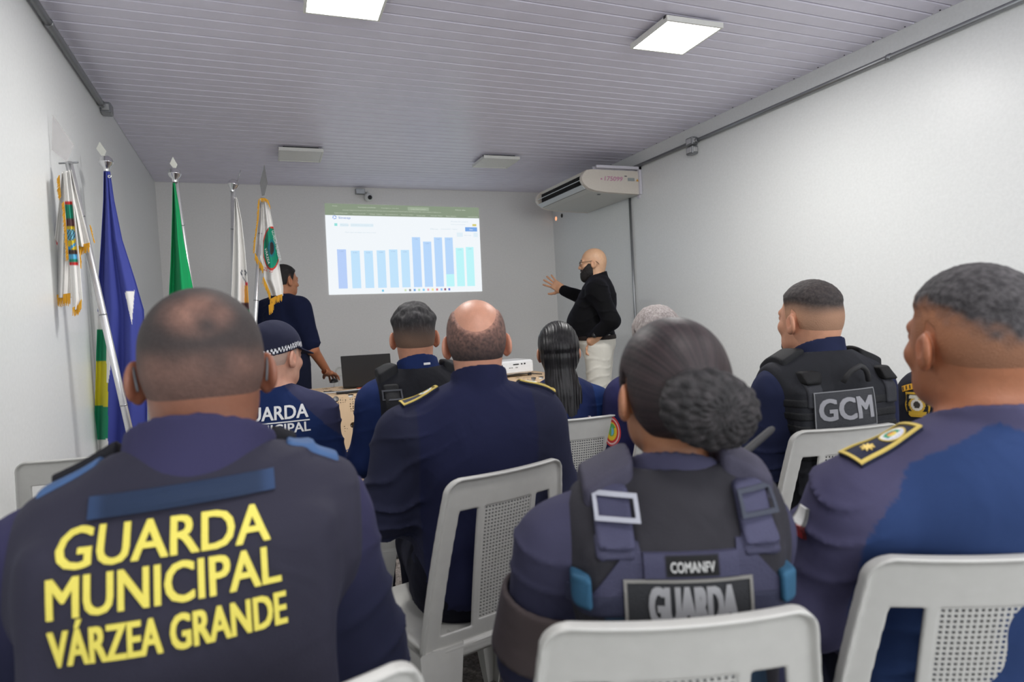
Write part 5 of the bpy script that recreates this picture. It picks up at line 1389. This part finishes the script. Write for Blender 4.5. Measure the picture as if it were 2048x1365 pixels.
for (a0, a1, z0, z1) in ((-.12, -.112, .085, .10), (-.02, .03, .092, .10), (.05, .062, .092, .102), (.075, .09, .092, .102), (-.055, -.045, .07, .074), (-.035, -.025, .07, .074), (0, .02, .07, .073)):
    c_ = MB(); c_.box((a0, -.003, z0), (a1, .001, z1)); c_.build('port', BLACKP, pj)
b = MB(); b.box((-.145, -.03, .034), (-.105, .001, .058), .003); b.build('power_plug', BLACKP, pj)
b = MB(); b.lathe([(.0005, .0), (.030, .0), (.034, -.018), (.034, -.03)], (0, 0, 0), 20); e = b.build('lens', BLACKP, pj, True); e.location = (-.06, .285, .075); e.rotation_euler = (math.radians(-90), 0, 0)
cable('black power cable running from the white projector', [(2.54, 4.47, TZ+.045), (2.50, 4.42, TZ+.02), (2.66, 4.41, TZ+.03), (2.85, 4.43, TZ+.01)], .004, BLACKP)
# ------------------------------------------------------------------ the other chairs
def chair_at(px, py, d, face, label):
    q = at(px, py, d); return chair(float(q[0]), float(q[1]), face, label)
chair_at(706, 742, 5.75, 190, 'white plastic chair behind the laptop, left of it, against the back wall')
chair_at(1000, 742, 5.9, 176, 'white plastic chair beyond the table, left of the projector')
chair_at(1250, 790, 3.1, 6, 'white plastic chair between the long-haired woman and the presenter')
chair_at(1500, 762, 3.3, 10, 'empty white plastic chair by the right wall, seen left of the GCM vest')
chair(.285, 2.70, 10, 'empty white plastic chair against the left wall under the fringed flag')
# ------------------------------------------------------------------ flags
base = at(446, 1010, 4.25); base = np.array([base[0], base[1], 0.])
st_ = empty('flag_stand', tuple(base)); tag(st_, 'dark floor stand that holds the flag poles, hidden behind the front row', 'stand')
b = MB(); b.lathe([(.0005, 0), (.24, 0), (.25, .02), (.22, .05), (.10, .07), (.0005, .07)], (0, 0, 0), 28); b.build('foot_plate', mat('dark_wood', (.06, .03, .02), .45), st_, True)
ALU = mat('aluminium_pole', (.72, .72, .73), .32, metal=.75)
FLAGM = mat('flag_cloth', vcol=True, rough=.75, bump=.08, bscale=700, sheen=.1, spec=.2)
def pole(name, label, top, depth, k, finial, r=.0135):
    T = at(*top, depth); B_ = base+np.array([-.12+.06*k, .03*(k % 2), .05])
    if k < 2: q = at(*((318, 1000, 3.05), (250, 1000, 3.45))[k]); B_ = np.array([q[0], q[1], .0])
    o = empty(name, tuple(T)); tag(o, label, 'flag pole')
    L = lambda p: tuple(np.array(p)-T)
    b = MB(); b.tube([L(B_), (0, 0, 0)], r, 14); b.build('pole', ALU, o, True)
    ax = (T-B_)/np.linalg.norm(T-B_); 
    b = MB()
    for s_ in (.12, .34, .55): 
        q = -ax*np.linalg.norm(T-B_)*s_; b.tube([tuple(q-ax*.003), tuple(q+ax*.003)], r*1.08, 14)
    b.build('joint_rings', STEEL, o, True)['kind'] = 'stuff'
    return o, ax
def lozenge(o, pts, depth, m, name='spearhead', th=.003, off=None):
    P = [at(x, y, depth)-np.array(o.location) for x, y in pts]
    b = MB(); b.poly(P, th, -CF); 
    return b.build(name, m, o)
def ball(o, ax, r=.024, off=.03, cut=False):
    b = MB(); b.lathe([(.0005, r), (r*.5, r*.86), (r*.87, r*.5), (r, 0), (r*1.03, -.001), (r*1.03, -.004), (r, -.005), (r*.87, -r*.55), (r*.5, -r*.9), (r*.45, -r*1.3), (.014, -r*1.5)], (0, 0, 0), 22)
    q = b.build('ball_finial', CHROME, o, True); q.location = tuple(ax*off)
    if cut: q.rotation_euler = (0, math.radians(12), 0)
def cloth(name, label, left, right, depth, colf, parent=None, nfold=3, amp=.03, ph=0., ny=90, nx=44, back=0.):
    """a hanging flag: left/right are its visible edges [(y, x)...] at its own distance"""
    ys = np.linspace(left[0][0], left[-1][0], ny)
    xl_ = np.interp(ys, [p[0] for p in left], [p[1] for p in left]); xr_ = np.interp(ys, [p[0] for p in right], [p[1] for p in right])
    V = []; c = []
    PX = []
    for i, y in enumerate(ys):
        t_ = i/(ny-1)
        for j in range(nx):
            s_ = j/(nx-1); a_ = amp*(.25+.75*min(1, t_*1.6))
            dd = depth+a_*math.sin(nfold*math.pi*2*s_+ph+.8*t_)+back*t_+.012*math.sin(9*s_+ph)
            x = xl_[i]+(xr_[i]-xl_[i])*(s_+.03*math.sin(2*math.pi*nfold*s_+ph+1))
            V.append(at(x, y, dd)); PX.append((x, y, s_))
    V = np.array(V); F_ = np.array([(i*nx+j, (i+1)*nx+j, (i+1)*nx+j+1, i*nx+j+1) for i in range(ny-1) for j in range(nx-1)])
    PX = np.array(PX)
    c = colf(PX[:, 0], PX[:, 1], PX[:, 2])
    o0 = V[0].copy() if parent is None else np.array(parent.location)
    ob = mk(name, V-o0, F_, parent, FLAGM, True, c)
    if parent is None: ob.location = tuple(o0)
    m_ = ob.modifiers.new('thickness', 'SOLIDIFY'); m_.thickness = .0025
    if label: tag(ob, label, 'flag')
    return ob
def fringe(parent, pts, depth, length=14, name='fringe', seed=0, dirv=(0, 1)):
    """gold threads hanging from the polyline pts (pixels) at a distance"""
    rg = np.random.default_rng(seed); b = MB(); off = np.array(parent.location)
    for (x0, y0), (x1, y1) in zip(pts[:-1], pts[1:]):
        n = max(3, int(math.hypot(x1-x0, y1-y0)/.9))
        for k in range(n):
            t_ = k/n; x = x0+(x1-x0)*t_; y = y0+(y1-y0)*t_; l_ = length*rg.uniform(.75, 1.1); j_ = rg.normal()*.8
            w_ = .75; dd = depth+rg.uniform(-.006, .006)
            dx, dy = dirv
            P = [at(x-w_, y-1.5, dd), at(x+w_, y-1.5, dd), at(x+dx*l_+w_*.5+j_, y+dy*l_, dd), at(x+dx*l_-w_*.5+j_, y+dy*l_, dd)]
            b.poly([p-off for p in P], .0012, -CF)
    return tag(b.build(name, mat('gold_fringe', tuple(srgb(232, 172, 44)), .55, bump=.3, bscale=300), parent), kind='stuff')
def C3(n, c): return np.tile(np.array(c, float), (n, 1))
WHT = srgb(232, 230, 226)
# 1: leaning pole with fringed guard flag by the wall
f1, ax1 = pole('flag_pole', 'flag pole leaning left with a clear spearhead, nearest the left wall', (137, 324), 2.86, 0, None, r=.0155)
acr = mat('clear_acrylic', (.75, .72, .72), .15, alpha=.55, bump=.3, bscale=20)
lozenge(f1, [(104, 300), (134, 324), (148, 290), (106, 230)], 2.86, acr)
b = MB(); b.tube([tuple(at(118, 327, 2.85)-np.array(f1.location)), tuple(at(156, 325, 2.85)-np.array(f1.location))], .004, 8); b.build('cross_pin', STEEL, f1, True)
def cA(x, y, s):
    c = C3(len(x), WHT); c[(np.abs(x-111)+np.abs(y-487)*.8 < 5) ] = srgb(205, 50, 50); return c
g1 = cloth('fringed_flag', 'white fringed guard flag with a green emblem, hanging at the left wall', [(345, 124), (400, 119), (480, 109), (570, 103), (596, 102)], [(345, 137), (400, 139), (480, 141), (570, 142), (592, 141)], 2.83, cA, nfold=1.2, amp=.02)
def cB(x, y, s):
    c = C3(len(x), WHT); m = (y > 408) & (y < 526) & (s < .84)
    c[(y > 404) & (y < 530) & (s < .88)] = srgb(205, 52, 48); c[m] = srgb(32, 140, 112)
    c[m & (y > 438) & (y < 452)] = srgb(96, 66, 66)
    c[m & (y > 452) & (y < 500)] = srgb(214, 190, 44)
    r = np.hypot(x-141, (y-470)*.9); c[m & (r < 11)] = srgb(120, 190, 214); c[m & (r < 11) & (np.sin(x*1.1+y*.6) > .45)] = srgb(34, 44, 40)
    c[m & (np.abs((y-492)+(x-146)*.7) < 3.2)] = srgb(70, 160, 214)
    c[m & (y > 500) & (y < 512)] = srgb(70, 56, 48); c[m & (y > 510) & (y < 519)] = srgb(96, 180, 220)
    return c
cloth('cloth_fold', None, [(342, 127), (410, 131), (520, 139), (620, 145)], [(342, 139), (410, 147), (520, 158), (600, 164), (620, 160)], 2.79, cB, g1, nfold=.8, amp=.015, ph=1)
cloth('cloth_fold', None, [(340, 136), (400, 143), (494, 157)], [(340, 142), (400, 156), (494, 180)], 2.85, lambda x, y, s: C3(len(x), WHT), g1, nfold=.9, amp=.015, ph=2)
fringe(g1, [(103, 592), (122, 591), (141, 588)], 2.81, 22, seed=1); fringe(g1, [(146, 617), (157, 612), (163, 600)], 2.78, 18, seed=2); fringe(g1, [(157, 494), (168, 490), (180, 487)], 2.84, 17, seed=3)
fringe(g1, [(119, 352), (120, 375), (122, 395)], 2.80, 9, seed=4, dirv=(-.5, .8)); fringe(g1, [(128, 405), (131, 440), (134, 480), (137, 520)], 2.77, 7, seed=5, dirv=(-.6, .6)); fringe(g1, [(180, 452), (184, 470), (188, 482)], 2.86, 8, seed=6, dirv=(.3, .9)); fringe(g1, [(160, 500), (161, 530)], 2.80, 10, seed=7, dirv=(.1, 1))
# 2: blue state flag
f2, ax2 = pole('flag_pole', 'upright flag pole with a silver ball and white spearhead carrying the blue flag', (213, 341), 3.35, 1, None)
ball(f2, ax2, .034, .045); lozenge(f2, [(207, 317), (213, 303), (200, 284), (193, 298)], 3.35, mat('ivory_plastic', (.66, .66, .60), .4))
def cC(x, y, s):
    c = C3(len(x), srgb(66, 74, 150))
    yl = y
    strip = x < 213+(y > 690)*3
    c[strip & (y > 621+(x-190)*.35)] = WHT
    c[strip & (y > 659+(x-200)*.1)] = srgb(36, 138, 98)
    c[strip & (y > 724+np.abs(x-196)*-.15)] = srgb(206, 196, 46)
    c[strip & (y > 812+(x-200)*.15)] = srgb(36, 138, 98)
    c[strip & (y > 880-(x-200)*.1)] = WHT
    c[(x >= 213) & (x < 226-(y-690)*.12) & (y > 684+(x-213)*.5) & (y < 765)] = WHT
    c[(x > 249+(y-583)*.22) & (x < 269-(y-583)*.08) & (y > 583+(260-x)*.15) & (y < 700)] = WHT
    return c
cloth('blue_flag', 'blue flag with white, green and yellow emblem parts hanging in long folds', [(343, 208), (400, 207), (480, 202), (560, 196), (700, 191), (950, 184)], [(343, 219), (400, 227), (480, 243), (560, 268), (620, 285), (760, 292), (950, 290)], 3.30, cC, nfold=2.2, amp=.035, ny=240, nx=110)
b = MB(); b.lathe([(.004, 0), (.009, .001), (.009, -.001), (.004, -.002)], (0, 0, 0), 16); e = b.build('eyelet', CHROME, f2, True); e.location = tuple(at(219, 353, 3.27)-np.array(f2.location)); e.rotation_euler = (math.radians(90), 0, math.radians(-10))
# 3: green flag
f3, ax3 = pole('flag_pole', 'flag pole with a silver ball and white spearhead carrying the green flag', (351, 360), 3.65, 2, None)
ball(f3, ax3, .034, .036); lozenge(f3, [(350, 340), (355, 330), (346, 314), (340, 328)], 3.65, MATS['ivory_plastic'])
cloth('green_flag', 'plain green flag hanging narrow from the third pole', [(366, 346), (420, 345), (480, 343), (530, 341), (580, 338), (700, 332)], [(366, 349), (420, 358), (480, 366), (530, 376), (580, 385), (700, 398)], 3.60, lambda x, y, s: C3(len(x), srgb(20, 150, 88)), nfold=1.1, amp=.03)
# 4: white flag
f4, ax4 = pole('flag_pole', 'flag pole with a split silver ball carrying the plain white flag', (467, 378), 4.05, 3, None, r=.0165)
ball(f4, ax4, .033, .03, True); b = MB(); b.tube([tuple(at(474, 364, 4.05)-np.array(f4.location)), tuple(at(479, 350, 4.05)-np.array(f4.location)), tuple(at(481, 341, 4.05)-np.array(f4.location))], .002, 6); b.build('wire', STEEL, f4, True)
def cD(x, y, s):
    c = C3(len(x), WHT)
    c[(y > 572) & (x > 489) & (y < 618)] = srgb(226, 160, 60); c[(y > 606) & (x > 483)] = srgb(90, 60, 60); c[(y > 618) & (x > 488)] = srgb(40, 140, 90)
    r = np.hypot(x-487, (y-546)); c[(r < 6) & (r > 4) ] = srgb(90, 94, 106)
    c[(np.abs((y-560)-(x-489)*1.6) < 1.6) & (x > 484)] = srgb(120, 124, 136); c[(np.abs(x-493) < 2.5) & (np.abs(y-569) < 3)] = srgb(200, 50, 60)
    return c
cloth('white_flag', 'white flag with a small printed crest hanging from the fourth pole', [(395, 470), (480, 467), (560, 464), (610, 461), (700, 458)], [(395, 473), (440, 483), (500, 490), (560, 495), (610, 498), (700, 506)], 4.02, cD, nfold=1.6, amp=.025)
# 5: fringed guard flag beside the assistant
f5, ax5 = pole('flag_pole', 'flag pole with a grey metal spearhead carrying the fringed flag beside the standing man', (526, 396), 4.45, 4, None, r=.0165)
lozenge(f5, [(524, 392), (529, 391), (535, 366), (529, 330), (520, 366)], 4.45, mat('grey_steel', (.22, .22, .22), .5))
g5 = cloth('fringed_flag', 'white fringed guard flag with a green oval emblem, before the polo shirt man', [(398, 519), (440, 517), (480, 511), (508, 510), (520, 514), (540, 526)], [(398, 528), (440, 527), (480, 526), (508, 526), (520, 527), (540, 530)], 4.42, lambda x, y, s: C3(len(x), WHT), nfold=.7, amp=.015)
def cE(x, y, s):
    c = C3(len(x), WHT)
    r = np.hypot((x-543)/16.5, (y-497)/42)
    c[r < 1.05] = srgb(208, 60, 50); c[r < .95] = srgb(32, 146, 116); pass
    c[(r < .42)] = srgb(36, 120, 130); c[(r < .3) & (x > 540)] = srgb(60, 50, 50); c[(r < .4) & (x < 537)] = srgb(80, 150, 210)
    c[(y > 455) & (y < 470) & (x > 537) & (x < 541)] = srgb(32, 146, 116)
    return c
cloth('cloth_fold', None, [(398, 525), (450, 526), (540, 527), (560, 527), (580, 538), (592, 543)], [(398, 534), (420, 539), (450, 545), (540, 559), (575, 565), (592, 565)], 4.40, cE, g5, nfold=1.1, amp=.02, ph=.5, nx=80, ny=160)
fringe(g5, [(519, 399), (517, 440), (511, 480), (509, 506)], 4.40, 5, seed=11, dirv=(-.6, .7)); fringe(g5, [(510, 508), (516, 520), (527, 536)], 4.40, 12, seed=12); fringe(g5, [(527, 556), (534, 572), (541, 590)], 4.38, 12, seed=13); fringe(g5, [(541, 600), (552, 594), (565, 590)], 4.38, 13, seed=14); fringe(g5, [(538, 612), (548, 606)], 4.38, 18, seed=15); fringe(g5, [(521, 398), (530, 398), (536, 402), (539, 412)], 4.38, 7, seed=16, dirv=(.2, .9))
def flag_text(s, p0, p1, hpx, m, depth=4.345, par=None):
    V, F_, E_, tw, th = textmesh(s, cut=9)
    d = np.array(p1, float)-np.array(p0); L = np.linalg.norm(d); d /= L; up = np.array([d[1], -d[0]])
    P = np.array([at(*(np.array(p0)+d*(v[0]/tw*L)+up*(v[1]/th*hpx)), depth) for v in V])-np.array(par.location)
    return mk('lettering', P, F_, par, m)
ft1 = mat('flag_white_print', tuple(srgb(222, 228, 224)), .6); ft2 = mat('flag_red_print', tuple(srgb(200, 60, 56)), .6)
flag_text('GUARDA MUNICIPAL', (543, 462), (558, 524), 6, ft1, par=g5)
flag_text('VÁRZEA', (529, 497), (536, 529), 5.5, ft1, par=g5)
flag_text('22. 20', (527, 541), (545, 546), 7, ft2, par=g5)
# ------------------------------------------------------------------ small things among the rows
rd = empty('radio', tuple(at(1440, 950, 1.02))); tag(rd, 'handheld radio with a black antenna over the shoulder of the woman with the bun', 'radio')
L0 = np.array(rd.location)
b = MB(); b.tube([tuple(at(1430, 950, 1.0)-L0), tuple(at(1490, 905, 1.04)-L0), tuple(at(1540, 862, 1.08)-L0), tuple(at(1546, 857, 1.085)-L0)], [.008, .007, .0062, .004], 10); b.build('antenna', mat('rubber_black', (.02, .02, .022), .6), rd, True)
b = MB(); b.box((-.03, .0, -.13), (.03, .035, .0), .006); b.build('radio_body', BLACKP, rd)
for i, (x, y, x2, y2, c_, lb_) in enumerate(((1588, 1264, 1570, 1320, (235, 232, 236), 'white-capped pen tucked beside the chair of the woman with the bun'), (1601, 1302, 1574, 1274, (240, 240, 240), 'pen with a round white cap pointing down beside the front chair'), (1586, 1282, 1562, 1300, (226, 90, 40), 'pen with an orange cap beside the front chair'))):
    P0, P1_ = at(x, y, .96), at(x2, y2, .98)
    t = empty('pen', tuple(P0)); tag(t, lb_, 'pen')
    dv = (P1_-P0)/np.linalg.norm(P1_-P0)
    b = MB(); b.tube([(0, 0, 0), tuple(dv*.012)], [.0065, .0055], 12); b.build('cap', mat('pen_cap%d' % i, tuple(srgb(*c_)), .4), t, True)
    b = MB(); b.tube([tuple(dv*.012), tuple(dv*.10)], .0042, 10); b.build('barrel', mat('pen_barrel', tuple(srgb(60, 56, 80)), .4), t, True)
a_ = np.array(p3.arms[0][0][0]); e_ = np.array(p3.arms[0][0][1]); m_ = a_*.86+e_*.14
slab_on(p3, p3.shirtf, frame(tuple(m_+np.array([-.03, .01, 0])), (.25, -.95, 0), (-.95, -.2, .1)), .035, .05, lambda u, v: shade(srgb(214, 214, 212), srgb(150, 34, 40), (v < -.1).astype(float))*np.where(np.abs(u) > .7, .2, 1)[:, None], 'sleeve_patch', p3.root, thick=.003, nu=12, nv=16)
